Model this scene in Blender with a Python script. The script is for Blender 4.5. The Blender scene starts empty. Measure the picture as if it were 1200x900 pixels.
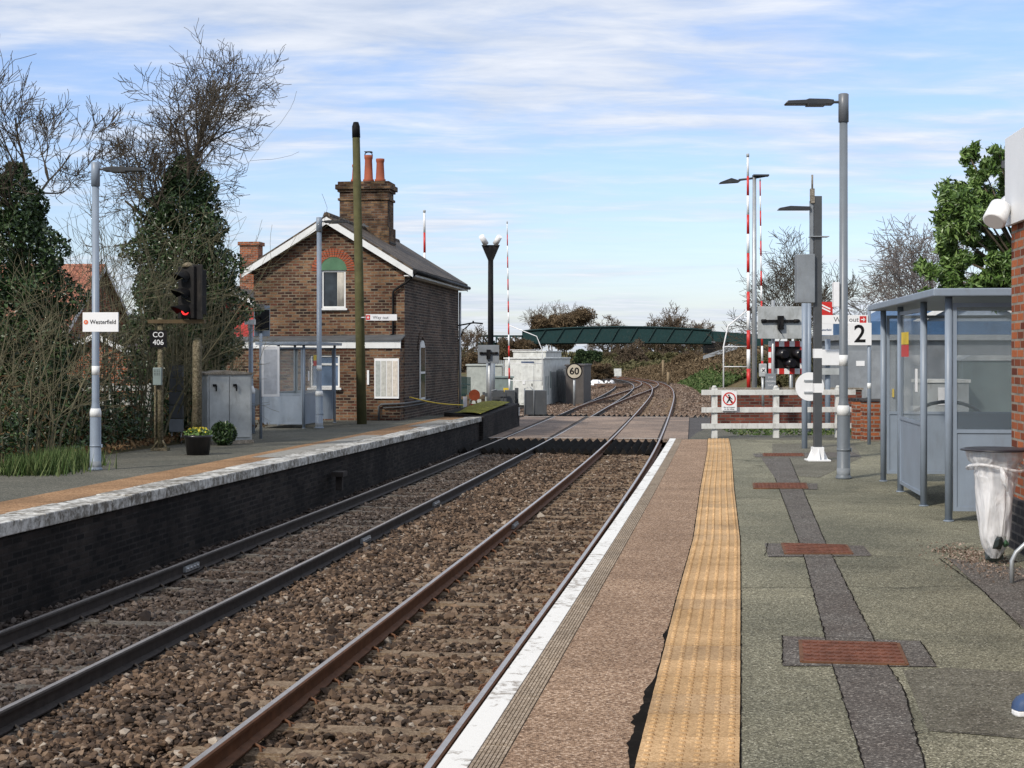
import bpy, math, random
import numpy as np
from mathutils import Vector, Matrix
random.seed(7); rng = np.random.default_rng(7)
R = math.radians
scene = bpy.context.scene
col = scene.collection
# ---------------------------------------------------------------- camera, sky, sun
F, HX, HY, EYE, K = 1800.0, 600.0, 416.0, 1.6, 1.957   # K: depth factor of the long lens
cam = bpy.data.objects.new('camera', bpy.data.cameras.new('camera'))
col.objects.link(cam); scene.camera = cam
cam.location = (0, 0, EYE); cam.rotation_euler = (R(90), 0, 0)
cam.data.sensor_width = 36; cam.data.lens = F/1200*36
cam.data.shift_y = -(450-HY)/1200; cam.data.clip_end = 4000; cam.data.clip_start = .05
scene.view_settings.view_transform = 'Standard'; scene.view_settings.look = 'None'
scene.view_settings.gamma = 1; scene.view_settings.exposure = 0.36
SUN_EL, SUN_AZ = 38.0, 219.0      # compass-like: azimuth clockwise from +Y
w = bpy.data.worlds.new('World'); scene.world = w; w.use_nodes = True
nt = w.node_tree; N = nt.nodes; L = nt.links
N.clear()
def wn(t, **k):
    n = N.new(t)
    for a, b in k.items(): setattr(n, a, b)
    return n
wo = wn('ShaderNodeOutputWorld'); bg = wn('ShaderNodeBackground'); L.new(bg.outputs[0], wo.inputs[0])
bg.inputs[1].default_value = 0.1
sky = wn('ShaderNodeTexSky', sky_type='NISHITA', sun_disc=False)
sky.sun_elevation = R(SUN_EL); sky.sun_rotation = R(SUN_AZ); sky.altitude = 50; sky.air_density = 1.2; sky.dust_density = .6; sky.ozone_density = 1.8
tc = wn('ShaderNodeTexCoord'); sp = wn('ShaderNodeSeparateXYZ'); L.new(tc.outputs['Generated'], sp.inputs[0])
def wm(op, a, b=None, c=None):
    n = wn('ShaderNodeMath', operation=op)
    for i, v in enumerate((a, b, c)):
        if v is None: continue
        if isinstance(v, (int, float)): n.inputs[i].default_value = v
        else: L.new(v, n.inputs[i])
    return n.outputs[0]
zz = wm('ADD', wm('MAXIMUM', sp.outputs[2], 0.0), 0.055)
cx = wm('DIVIDE', sp.outputs[0], zz); cy = wm('DIVIDE', sp.outputs[1], zz)
cmb = wn('ShaderNodeCombineXYZ'); L.new(cx, cmb.inputs[0]); L.new(cy, cmb.inputs[1])
def wnoise(scale, det, rough, rot, sc, dist=0.0, off=0.0):
    mp = wn('ShaderNodeMapping'); L.new(cmb.outputs[0], mp.inputs[0])
    mp.inputs['Rotation'].default_value = (0, 0, R(rot)); mp.inputs['Scale'].default_value = sc; mp.inputs['Location'].default_value = (off, off*.7, 0)
    n = wn('ShaderNodeTexNoise'); L.new(mp.outputs[0], n.inputs[0])
    n.inputs['Scale'].default_value = scale; n.inputs['Detail'].default_value = det; n.inputs['Roughness'].default_value = rough; n.inputs['Distortion'].default_value = dist
    return n.outputs[0]
n1 = wnoise(.62, 8, .56, 10, (.8, 1.0, 1), .35, 3.1)       # broad sheets
n2 = wnoise(3.2, 6, .6, -28, (.7, 1.3, 1), .3, 2.0)     # mackerel ripples
cov = wm('ADD', wm('MULTIPLY', n1, 3.6), wm('MULTIPLY', n2, 1.5))
elev = wm('MULTIPLY', sp.outputs[2], 5.0)
# thicker sheet towards the zenith, bluer band lower, milky at the horizon
hz = wm('MULTIPLY', wm('POWER', wm('SUBTRACT', 1.0, wm('MAXIMUM', sp.outputs[2], 0)), 22.0), 1.15)
cov = wm('ADD', wm('ADD', cov, elev), wm('SUBTRACT', hz, 2.78))
mr = wn('ShaderNodeMapRange'); L.new(cov, mr.inputs[0]); mr.interpolation_type = 'SMOOTHSTEP'
mr.inputs[1].default_value = .0; mr.inputs[2].default_value = 1.15; mr.inputs[3].default_value = .12; mr.inputs[4].default_value = .93
cr = wn('ShaderNodeValToRGB'); L.new(n2, cr.inputs[0])
cr.color_ramp.elements[0].position = .3; cr.color_ramp.elements[0].color = (4.3, 5.0, 6.3, 1)
cr.color_ramp.elements[1].position = .72; cr.color_ramp.elements[1].color = (7.0, 7.25, 7.8, 1)
mx = wn('ShaderNodeMix', data_type='RGBA'); L.new(mr.outputs[0], mx.inputs[0]); gn = wn('ShaderNodeMix', data_type='RGBA', blend_type='MULTIPLY'); gn.inputs[0].default_value = 1; gn.inputs[7].default_value = (.92, 1.02, 1.38, 1); L.new(sky.outputs[0], gn.inputs[6]); L.new(gn.outputs[2], mx.inputs[6]); L.new(cr.outputs[0], mx.inputs[7])
L.new(mx.outputs[2], bg.inputs[0])
sun = bpy.data.objects.new('sun', bpy.data.lights.new('sun', 'SUN')); col.objects.link(sun)
sun.data.energy = 2.8; sun.data.angle = R(5); sun.data.color = (1, .93, .83)
sd = Vector((math.sin(R(SUN_AZ))*math.cos(R(SUN_EL)), math.cos(R(SUN_AZ))*math.cos(R(SUN_EL)), math.sin(R(SUN_EL))))
sun.rotation_euler = sd.to_track_quat('Z', 'Y').to_euler()
sun.location = (-10, -10, 20)

# ---------------------------------------------------------------- coordinates
def at(px, py, Y): return Vector(((px-HX)/F*Y, Y, EYE-(py-HY)/F*Y))
def gp(px, py, z=0.0):
    Y = (EYE-z)*F/(py-HY); return Vector(((px-HX)/F*Y, Y, z))
def fz(Y): return -.12-.012*(min(max(Y/K, 4), 28)-8)
def fp(px, py):
    z = -.15
    for _ in range(8):
        p = gp(px, py, z); z = fz(p.y)
    return Vector((p.x, p.y, z))
RZ = -1.0          # rail top
BZ = -1.205        # ballast
cpts = [(-9.9, -28), (-6.55, -16), (-3.37, -5), (-.515, 4.99), (1.92, 13.8), (4.02, 21.9), (6.25, 31.5), (8.6, 42), (10.75, 52), (13.05, 64.5), (14.2, 75), (14.25, 85), (13.1, 95.7), (10.2, 107), (5.6, 119), (-1, 132), (-10, 145), (-24, 160)]
def catmull(pts, n=12):
    P = [np.array(p, float) for p in pts]; out = []
    for i in range(1, len(P)-2):
        a, b, c, d = P[i-1:i+3]
        for k in range(n):
            t = k/n; out.append(.5*((2*b)+(-a+c)*t+(2*a-5*b+4*c-d)*t*t+(-a+3*b-3*c+d)*t**3))
    out.append(P[-2]); return np.array(out)
cur = catmull([(a, b*K) for a, b in cpts])
for _ in range(40):
    cur[1:-1] = cur[1:-1]*.5+(cur[:-2]+cur[2:])*.25
seg = np.linalg.norm(np.diff(cur, axis=0), axis=1); S = np.concatenate([[0], np.cumsum(seg)])
SM = S[-1]
tan = np.gradient(cur, S, axis=0); tan /= np.linalg.norm(tan, axis=1)[:, None]
def TC(s, d):
    """point at arc length s, d metres to the left of the near track's right rail"""
    x = np.interp(s, S, cur[:, 0]); y = np.interp(s, S, cur[:, 1]); tx = np.interp(s, S, tan[:, 0]); ty = np.interp(s, S, tan[:, 1])
    return x-ty*d, y+tx*d
def sY(Y): return float(np.interp(Y, cur[:, 1], S))
def sYr(Y): return sY(Y)
def U(s): return float(np.interp(s, S, tan[:, 0])), float(np.interp(s, S, tan[:, 1]))
def head(s): a, b = U(s); return math.atan2(-a, b)      # rotation about z turning +Y to the track direction
GA = 1.505
def six(s): return float(np.interp(s, [sY(39.14), sY(127.2)], [1.9, 1.45]))

# ---------------------------------------------------------------- mesh building
class MB:
    def __init__(s): s.v = []; s.f = []; s.m = []; s.sm = []
    def add(s, vs, fs, m=0, smooth=False):
        b = len(s.v); s.v += [tuple(map(float, p)) for p in vs]
        for f in fs: s.f.append(tuple(b+i for i in f)); s.m.append(m); s.sm.append(smooth)
        return s
    def box(s, c, d, rz=0, m=0, rx=0, ry=0):
        x, y, z = [q/2 for q in d]
        M = Matrix.Translation(c) @ Matrix.Rotation(rz, 4, 'Z') @ Matrix.Rotation(ry, 4, 'Y') @ Matrix.Rotation(rx, 4, 'X')
        vs = [M @ Vector(p) for p in ((-x,-y,-z),(x,-y,-z),(x,y,-z),(-x,y,-z),(-x,-y,z),(x,-y,z),(x,y,z),(-x,y,z))]
        return s.add(vs, [(0,3,2,1),(4,5,6,7),(0,1,5,4),(1,2,6,5),(2,3,7,6),(3,0,4,7)], m)
    def span(s, x0, x1, y0, y1, z0, z1, m=0): return s.box(((x0+x1)/2, (y0+y1)/2, (z0+z1)/2), (x1-x0, y1-y0, z1-z0), m=m)
    def prism(s, poly, z0, z1, m=0, cap=True):
        n = len(poly)
        g = lambda z, p: (p[0], p[1], z)
        ar = sum(poly[i][0]*poly[(i+1) % n][1]-poly[(i+1) % n][0]*poly[i][1] for i in range(n))
        if ar < 0: poly = poly[::-1]
        vs = [g(z0, p) for p in poly]+[g(z1, p) for p in poly]
        fs = [(i, (i+1) % n, n+(i+1) % n, n+i) for i in range(n)]
        if cap: fs += [tuple(range(n))[::-1], tuple(range(n, 2*n))]
        return s.add(vs, fs, m)
    def slab(s, poly, a, b, m=0):
        """poly: 3-D points in a plane, extruded by the vector a->b"""
        n = len(poly); d = Vector(b)-Vector(a)
        vs = [Vector(p) for p in poly]+[Vector(p)+d for p in poly]
        nn = (vs[1]-vs[0]).cross(vs[2]-vs[1])
        fs = [(i, n+i, n+(i+1) % n, (i+1) % n) for i in range(n)]+[tuple(range(n)), tuple(range(n, 2*n))[::-1]]
        if nn.dot(d) > 0: fs = [f[::-1] for f in fs]
        return s.add(vs, fs, m)
    def tube(s, pts, r, n=8, m=0, cap=True, smooth=True):
        pts = [Vector(p) for p in pts]; k = len(pts)
        if not hasattr(r, '__len__'): r = [r]*k
        vs = []; ref = None
        for i, p in enumerate(pts):
            t = (pts[min(i+1, k-1)]-pts[max(i-1, 0)])
            if t.length < 1e-7: t = Vector((0, 0, 1))
            t.normalize()
            if ref is None: ref = Vector((1, 0, 0)) if abs(t.x) < .8 else Vector((0, 1, 0))
            u = (ref-t*ref.dot(t)); u = u.normalized() if u.length > 1e-5 else t.orthogonal().normalized()
            ref = u; v = t.cross(u)
            for j in range(n):
                a = 2*math.pi*j/n; vs.append(p+(u*math.cos(a)+v*math.sin(a))*r[i])
        fs = [(i*n+j, i*n+(j+1) % n, (i+1)*n+(j+1) % n, (i+1)*n+j) for i in range(k-1) for j in range(n)]
        s.add(vs, fs, m, smooth)
        if cap: 
            b = len(s.v)-k*n
            s.f += [tuple(range(b+n-1, b-1, -1)), tuple(range(b+(k-1)*n, b+k*n))]; s.m += [m, m]; s.sm += [False, False]
        return s
    def cyl(s, c, r, h, n=20, m=0, axis='z', r2=None):
        c = Vector(c); d = {'x': Vector((h, 0, 0)), 'y': Vector((0, h, 0)), 'z': Vector((0, 0, h))}[axis]
        return s.tube([c, c+d], [r, r if r2 is None else r2], n, m)
    def lathe(s, prof, n=20, m=0, c=(0, 0, 0)):
        c = Vector(c); k = len(prof)
        vs = [c+Vector((math.cos(2*math.pi*j/n)*r, math.sin(2*math.pi*j/n)*r, z)) for r, z in prof for j in range(n)]
        fs = [(i*n+j, i*n+(j+1) % n, (i+1)*n+(j+1) % n, (i+1)*n+j) for i in range(k-1) for j in range(n)]
        s.add(vs, fs, m, True); b = len(s.v)-k*n
        s.f += [tuple(range(b+n-1, b-1, -1)), tuple(range(b+(k-1)*n, b+k*n))]; s.m += [m, m]; s.sm += [False, False]
        return s
    def raw(s, v, f, m=0, smooth=False): return s.add(v, f, m, smooth)
    def build(s, name, mats, parent=None, bev=0, loc=None, rz=0, uv=True):
        me = bpy.data.meshes.new(name); me.from_pydata(s.v, [], s.f)
        if not isinstance(mats, (list, tuple)): mats = [mats]
        for q in mats: me.materials.append(q)
        me.polygons.foreach_set('material_index', s.m); me.polygons.foreach_set('use_smooth', s.sm)
        if uv: autouv(me)
        me.update()
        o = bpy.data.objects.new(name, me); col.objects.link(o); o.parent = parent
        if loc is not None: o.location = loc
        o.rotation_euler.z = rz
        if bev:
            b = o.modifiers.new('bevel', 'BEVEL'); b.width = bev; b.segments = 2; b.limit_method = 'ANGLE'
        return o
def autouv(me):
    nl = len(me.loops)
    if nl == 0: return
    uvl = me.uv_layers.new(name='UVMap')
    co = np.empty(len(me.vertices)*3); me.vertices.foreach_get('co', co); co = co.reshape(-1, 3)
    li = np.empty(nl, int); me.loops.foreach_get('vertex_index', li)
    pn = np.empty(len(me.polygons)*3); me.polygons.foreach_get('normal', pn); pn = pn.reshape(-1, 3)
    lt = np.empty(len(me.polygons), int); me.polygons.foreach_get('loop_total', lt)
    nn = np.repeat(pn, lt, axis=0); p = co[li]
    h = np.hypot(nn[:, 0], nn[:, 1])+1e-9; tx, ty = -nn[:, 1]/h, nn[:, 0]/h
    flat = np.abs(nn[:, 2]) > .8
    steep = np.maximum(h, .2)
    u = np.where(flat, p[:, 0], p[:, 0]*tx+p[:, 1]*ty); v = np.where(flat, p[:, 1], p[:, 2]/steep)
    uvl.data.foreach_set('uv', np.stack([u, v], 1).ravel())
def npmesh(name, V, Fa, mats, parent=None, mi=None, smooth=False, uv=False):
    """V (n,3), Fa (m,k) arrays"""
    me = bpy.data.meshes.new(name); V = np.asarray(V, float); Fa = np.asarray(Fa, int); k = Fa.shape[1]
    me.vertices.add(len(V)); me.vertices.foreach_set('co', V.ravel())
    me.loops.add(Fa.size); me.loops.foreach_set('vertex_index', Fa.ravel())
    me.polygons.add(len(Fa)); me.polygons.foreach_set('loop_start', np.arange(0, Fa.size, k)); me.polygons.foreach_set('loop_total', np.full(len(Fa), k))
    if not isinstance(mats, (list, tuple)): mats = [mats]
    for q in mats: me.materials.append(q)
    if mi is not None: me.polygons.foreach_set('material_index', mi)
    me.polygons.foreach_set('use_smooth', np.full(len(Fa), smooth))
    me.update(calc_edges=True); me.validate()
    if uv: autouv(me)
    o = bpy.data.objects.new(name, me); col.objects.link(o); o.parent = parent
    return o
def thing(name, label, cat, loc=(0, 0, 0), rz=0, group=None):
    o = bpy.data.objects.new(name, None); col.objects.link(o); o.location = loc; o.rotation_euler = (0, 0, rz); o.empty_display_size = .2
    return tag(o, label, cat, group)
def tag(o, label, cat, group=None, kind=None):
    o['label'] = label; o['category'] = cat
    if group: o['group'] = group
    if kind: o['kind'] = kind
    return o
def struct(o): o['kind'] = 'structure'; return o
def copy_tree(o, parent=None):
    c = o.copy(); col.objects.link(c); c.parent = parent
    for ch in o.children: copy_tree(ch, c)
    return c
def text(s, size, m, parent, loc, rot=(90, 0, 0), align='CENTER', name='lettering', ex=.001, bold=0.0, sx=1):
    cu = bpy.data.curves.new('t', 'FONT'); cu.body = s; cu.size = size; cu.align_x = align; cu.align_y = 'CENTER'; cu.extrude = ex; cu.offset = bold; cu.resolution_u = 3
    t = bpy.data.objects.new('t', cu); col.objects.link(t)
    dg = bpy.context.evaluated_depsgraph_get(); me = bpy.data.meshes.new_from_object(t.evaluated_get(dg)); bpy.data.objects.remove(t)
    me.name = name; me.materials.clear(); me.materials.append(m)
    o = bpy.data.objects.new(name, me); col.objects.link(o); o.parent = parent; o.location = loc; o.rotation_euler = [R(a) for a in rot]; o.scale = (sx, 1, 1)
    return o

# ---------------------------------------------------------------- materials
def nodes(name):
    m = bpy.data.materials.new(name); m.use_nodes = True; t = m.node_tree
    return m, t, t.nodes, t.links, t.nodes['Principled BSDF']
def ramp(N, L, src, stops):
    r = N.new('ShaderNodeValToRGB'); L.new(src, r.inputs[0]); e = r.color_ramp.elements
    while len(e) < len(stops): e.new(.5)
    for i, (p, c) in enumerate(stops): e[i].position = p; e[i].color = (*c, 1) if len(c) == 3 else c
    return r.outputs[0]
def noise(N, L, vec, scale, det=4, rough=.6, dist=0, sc=None):
    if sc:
        mp = N.new('ShaderNodeMapping'); L.new(vec, mp.inputs[0]); mp.inputs['Scale'].default_value = sc; vec = mp.outputs[0]
    n = N.new('ShaderNodeTexNoise'); L.new(vec, n.inputs[0]); n.inputs['Scale'].default_value = scale; n.inputs['Detail'].default_value = det; n.inputs['Roughness'].default_value = rough; n.inputs['Distortion'].default_value = dist
    return n.outputs[0]
def mix(N, L, fac, a, b, mode='MIX'):
    n = N.new('ShaderNodeMix'); n.data_type = 'RGBA'; n.blend_type = mode
    for i, v in ((0, fac), (6, a), (7, b)):
        if isinstance(v, (int, float)): n.inputs[i].default_value = v
        elif isinstance(v, tuple): n.inputs[i].default_value = (*v, 1)
        else: L.new(v, n.inputs[i])
    return n.outputs[2]
def bump(N, L, b, src, st, dist=.01):
    n = N.new('ShaderNodeBump'); n.inputs['Strength'].default_value = st; n.inputs['Distance'].default_value = dist; L.new(src, n.inputs['Height']); L.new(n.outputs[0], b.inputs['Normal'])
def sc3(c, k): return tuple(min(1, q*k) for q in c)
def paint(name, c, rough=.5, metal=0, var=.25, scale=3, dirt=(.12, .1, .08), dirtamt=.25, bst=.12):
    m, t, N, L, b = nodes(name); o = N.new('ShaderNodeTexCoord').outputs['Object']
    n = noise(N, L, o, scale, 5); base = ramp(N, L, n, [(.3, sc3(c, 1-var)), (.7, sc3(c, 1+var*.5))])
    d = noise(N, L, o, scale*2.3, 8, .7, .5, (1, 1, .35)); df = ramp(N, L, d, [(.52, (0, 0, 0)), (.75, (dirtamt,)*3)])
    L.new(mix(N, L, df, base, dirt), b.inputs['Base Color'])
    b.inputs['Roughness'].default_value = rough; b.inputs['Metallic'].default_value = metal
    b.inputs['Specular IOR Level'].default_value = .5 if rough < .5 else .2
    bump(N, L, b, noise(N, L, o, scale*18, 4), bst, .004)
    return m
def speckle(name, stops, scale=90, big=None, bigscale=.7, rough=.9, bst=.5, cracks=None, bd=.008):
    m, t, N, L, b = nodes(name); o = N.new('ShaderNodeTexCoord').outputs['Object']
    v = N.new('ShaderNodeTexVoronoi'); L.new(o, v.inputs[0]); v.inputs['Scale'].default_value = scale
    sep = N.new('ShaderNodeSeparateColor'); L.new(v.outputs['Color'], sep.inputs[0])
    c = ramp(N, L, sep.outputs[0], stops)
    if big:
        f = ramp(N, L, noise(N, L, o, bigscale, 7, .65, .4), [(.35, big[0]), (.65, big[1])]); c = mix(N, L, 1.0, c, f, 'MULTIPLY')
    st = ramp(N, L, noise(N, L, o, 2.7, 8, .7, 1.2), [(.56, (1, 1, 1)), (.72, (.72, .69, .66))]); c = mix(N, L, .8, c, st, 'MULTIPLY')
    if cracks:
        vc = N.new('ShaderNodeTexVoronoi'); vc.feature = 'DISTANCE_TO_EDGE'; vc.inputs['Scale'].default_value = cracks
        nn = N.new('ShaderNodeTexNoise'); L.new(o, nn.inputs[0]); nn.inputs['Scale'].default_value = 2.2; nn.inputs['Detail'].default_value = 6
        ad = N.new('ShaderNodeVectorMath'); ad.operation = 'MULTIPLY_ADD'; L.new(nn.outputs['Color'], ad.inputs[0]); ad.inputs[1].default_value = (.7, .7, .7); L.new(o, ad.inputs[2]); L.new(ad.outputs[0], vc.inputs[0])
        cf = ramp(N, L, vc.outputs['Distance'], [(.0, (.35, .35, .33)), (.006, (1, 1, 1))]); c = mix(N, L, .8, c, cf, 'MULTIPLY')
    L.new(c, b.inputs['Base Color']); b.inputs['Roughness'].default_value = rough
    b.inputs['Specular IOR Level'].default_value = .25
    bump(N, L, b, v.outputs['Distance'], bst, bd)
    return m
def brickm(name, stops, mortar, bw=.225, bh=.075, ms=.011, soot=None, bst=.5, sootscale=.6):
    m, t, N, L, b = nodes(name); uv = N.new('ShaderNodeTexCoord').outputs['UV']
    br = N.new('ShaderNodeTexBrick'); L.new(uv, br.inputs[0]); br.inputs['Scale'].default_value = 1
    br.inputs['Brick Width'].default_value = bw; br.inputs['Row Height'].default_value = bh; br.inputs['Mortar Size'].default_value = ms; br.inputs['Mortar Smooth'].default_value = .2
    br.inputs['Color1'].default_value = (0, 0, 0, 1); br.inputs['Color2'].default_value = (1, 1, 1, 1); br.inputs['Mortar'].default_value = (.5, .5, .5, 1)
    bc = N.new('ShaderNodeRGBToBW'); L.new(br.outputs['Color'], bc.inputs[0])
    c = ramp(N, L, bc.outputs[0], stops)
    fn = noise(N, L, uv, 40, 5, .7); c = mix(N, L, .55, c, ramp(N, L, fn, [(.3, (.55, .55, .55)), (.7, (1.3, 1.3, 1.3))]), 'MULTIPLY')
    mc = ramp(N, L, noise(N, L, uv, 6, 4), [(.3, sc3(mortar, .6)), (.7, sc3(mortar, 1.25))])
    c = mix(N, L, br.outputs['Fac'], c, mc)
    bigf = ramp(N, L, noise(N, L, uv, sootscale, 7, .65, .6), [(.38, soot or (.75, .75, .75)), (.62, (1.1, 1.1, 1.1))]); c = mix(N, L, 1., c, bigf, 'MULTIPLY')
    L.new(c, b.inputs['Base Color']); b.inputs['Roughness'].default_value = .88; b.inputs['Specular IOR Level'].default_value = .2
    inv = N.new('ShaderNodeMath'); inv.operation = 'SUBTRACT'; inv.inputs[0].default_value = 1; L.new(br.outputs['Fac'], inv.inputs[1])
    ad = N.new('ShaderNodeMath'); ad.operation = 'MULTIPLY_ADD'; L.new(fn, ad.inputs[0]); ad.inputs[1].default_value = .5; L.new(inv.outputs[0], ad.inputs[2])
    bump(N, L, b, ad.outputs[0], bst, .01)
    return m
def glassm(name, tint=(.75, .8, .82), rough=.05, alpha=.35):
    m, t, N, L, b = nodes(name); b.inputs['Base Color'].default_value = (*tint, 1); b.inputs['Roughness'].default_value = rough; b.inputs['Alpha'].default_value = alpha
    o = N.new('ShaderNodeTexCoord').outputs['Object']
    L.new(ramp(N, L, noise(N, L, o, 2.2, 7, .7, .6, (1, 1, .4)), [(.3, (alpha*.85,)*3), (.8, (min(1, alpha*1.25),)*3)]), b.inputs['Alpha'])
    return m
def darkglass(name, c=(.02, .025, .03)):
    m, t, N, L, b = nodes(name); o = N.new('ShaderNodeTexCoord').outputs['Object']
    L.new(ramp(N, L, noise(N, L, o, 1.7, 3), [(.35, c), (.7, sc3(c, 2.4))]), b.inputs['Base Color']); b.inputs['Roughness'].default_value = .06; b.inputs['Specular IOR Level'].default_value = .22
    return m
def leafm(name, stops, rough=.5, spec=.4, trans=.0):
    m, t, N, L, b = nodes(name); g = N.new('ShaderNodeNewGeometry')
    L.new(ramp(N, L, g.outputs['Random Per Island'], stops), b.inputs['Base Color']); b.inputs['Roughness'].default_value = rough; b.inputs['Specular IOR Level'].default_value = spec
    return m
def stones(name, stops, rough=.85, patch=None, pstops=None):
    m, t, N, L, b = nodes(name); g = N.new('ShaderNodeNewGeometry'); o = N.new('ShaderNodeTexCoord').outputs['Object']
    c = ramp(N, L, g.outputs['Random Per Island'], stops)
    c = mix(N, L, .6, c, ramp(N, L, noise(N, L, o, 35, 4, .7), [(.3, (.6, .6, .6)), (.7, (1.2, 1.2, 1.2))]), 'MULTIPLY')
    c = mix(N, L, .7, c, ramp(N, L, noise(N, L, o, .8, 6, .6), [(.35, (.62, .64, .68)), (.65, (1.15, 1.1, 1.05))]), 'MULTIPLY')
    L.new(c, b.inputs['Base Color']); b.inputs['Roughness'].default_value = rough; b.inputs['Specular IOR Level'].default_value = .25
    return m
M = {}
M['asphalt'] = speckle('platform_asphalt', [(0, (.068, .064, .048)), (.45, (.178, .170, .124)), (.85, (.27, .26, .195)), (1, (.5, .48, .39))], 125, ((.62, .63, .60), (1.15, 1.13, 1.05)), .55, cracks=.16)
M['patch'] = speckle('trench_asphalt', [(0, (.05, .045, .040)), (.55, (.108, .099, .088)), (.9, (.17, .158, .14)), (1, (.38, .36, .32))], 120, ((.85, .8, .78), (1.1, 1.1, 1.1)), 1.5)
M['patch2'] = speckle('worn_asphalt', [(0, (.06, .056, .045)), (.5, (.148, .14, .108)), (.9, (.19, .18, .15)), (1, (.4, .38, .33))], 115, ((.72, .7, .66), (1.1, 1.1, 1.05)), .9)
M['tan'] = speckle('brown_asphalt', [(0, (.09, .052, .032)), (.4, (.245, .158, .098)), (.8, (.37, .25, .165)), (1, (.6, .46, .34))], 110, ((.8, .78, .77), (1.1, 1.1, 1.1)), 1.1)
M['farasph'] = speckle('far_platform_asphalt', [(0, (.05, .05, .042)), (.5, (.11, .107, .09)), (1, (.2, .19, .16))], 70, ((.7, .72, .68), (1.15, 1.12, 1.05)), .5)
M['orange'] = speckle('orange_paving', [(0, (.17, .095, .045)), (.5, (.30, .175, .09)), (1, (.42, .27, .15))], 60, ((.65, .62, .58), (1.15, 1.12, 1.08)), .9, bst=.3)
M['palepave'] = speckle('pale_paving', [(0, (.2, .19, .165)), (1, (.34, .33, .3))], 50, ((.8, .8, .8), (1.1, 1.1, 1.1)), 1)
M['tactile'] = speckle('buff_tactile', [(0, (.32, .205, .105)), (.5, (.46, .305, .155)), (1, (.57, .40, .22))], 160, ((.72, .68, .62), (1.15, 1.12, 1.1)), 1.3, bst=.15)
M['tactile_b'] = speckle('buff_tactile_worn', [(0, (.30, .195, .105)), (.5, (.43, .295, .16)), (1, (.54, .39, .23))], 160, ((.7, .66, .62), (1.15, 1.12, 1.1)), 1.3, bst=.15)
M['tactile_c'] = speckle('buff_tactile_pale', [(0, (.35, .225, .11)), (.5, (.51, .34, .175)), (1, (.62, .44, .25))], 160, ((.74, .7, .66), (1.15, 1.12, 1.1)), 1.3, bst=.15)
M['road'] = speckle('road_asphalt', [(0, (.04, .038, .038)), (1, (.12, .11, .105))], 60, ((.8, .8, .8), (1.1, 1.1, 1.1)), .5)
M['footway'] = speckle('crossing_panel', [(0, (.14, .11, .09)), (.6, (.26, .205, .165)), (1, (.38, .31, .26))], 40, ((.5, .5, .52), (1.2, 1.12, 1.05)), .45)
def whitecracked(name, c=(.66, .66, .63), under=(.2, .19, .17), a=.45, bb=.6, sc=9):
    m, t, N, L, b = nodes(name); o = N.new('ShaderNodeTexCoord').outputs['Object']
    n = noise(N, L, o, sc, 9, .72, .3); n2 = noise(N, L, o, 1.3, 5)
    ad = N.new('ShaderNodeMath'); ad.operation = 'MULTIPLY_ADD'; L.new(n2, ad.inputs[0]); ad.inputs[1].default_value = .5; L.new(n, ad.inputs[2])
    f = ramp(N, L, ad.outputs[0], [(a+.22, (0, 0, 0)), (bb+.28, (1, 1, 1))])
    L.new(mix(N, L, f, c, under), b.inputs['Base Color']); b.inputs['Roughness'].default_value = .75
    bump(N, L, b, n, .4, .005); return m
M['whiteline'] = whitecracked('white_edge_paint', (.72, .71, .67), (.28, .25, .21), .56, .62, 16)
M['coping'] = whitecracked('far_coping_paint', (.60, .59, .55), (.13, .115, .09), .42, .56, 9)
M['ribbed'] = speckle('ribbed_coping', [(0, (.19, .145, .1)), (.6, (.32, .25, .18)), (1, (.46, .38, .29))], 90, ((.8, .8, .8), (1.1, 1.1, 1.1)), 1, bst=.3)
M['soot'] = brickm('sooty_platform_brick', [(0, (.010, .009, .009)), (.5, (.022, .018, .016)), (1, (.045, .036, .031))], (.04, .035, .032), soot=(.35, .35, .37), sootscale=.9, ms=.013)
M['wallnear'] = brickm('near_platform_brick', [(0, (.02, .018, .016)), (1, (.06, .05, .045))], (.05, .05, .045))
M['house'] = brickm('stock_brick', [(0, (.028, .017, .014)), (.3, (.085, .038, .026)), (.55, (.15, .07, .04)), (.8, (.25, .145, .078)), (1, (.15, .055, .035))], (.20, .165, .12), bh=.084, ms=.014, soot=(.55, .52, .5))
M['houseside'] = brickm('shaded_side_brick', [(0, (.03, .024, .022)), (.5, (.068, .044, .034)), (1, (.115, .072, .052))], (.17, .14, .115), bw=.5, bh=.084, ms=.017, soot=(.6, .6, .6))  # cottage brick darkened: the shade on the side wall is painted into the colour
M['chim'] = brickm('chimney_brick', [(0, (.05, .025, .017)), (.4, (.15, .08, .045)), (.8, (.24, .15, .08)), (1, (.1, .05, .03))], (.13, .11, .09), bh=.08, soot=(.32, .32, .3), sootscale=1.5)
M['redbrick'] = brickm('red_brick', [(0, (.12, .032, .018)), (.4, (.30, .085, .035)), (.8, (.42, .13, .05)), (1, (.2, .06, .03))], (.28, .25, .21), soot=(.8, .75, .72))
M['darkred'] = brickm('dark_red_brick', [(0, (.07, .02, .015)), (.5, (.15, .045, .03)), (1, (.22, .07, .045))], (.12, .1, .085))
M['bluebrick'] = brickm('blue_plinth_brick', [(0, (.02, .02, .024)), (1, (.055, .05, .055))], (.11, .1, .095))
M['arch'] = brickm('rubbed_red_arch', [(0, (.26, .055, .025)), (1, (.42, .11, .05))], (.2, .13, .1), bw=.3, bh=.07)
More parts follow.
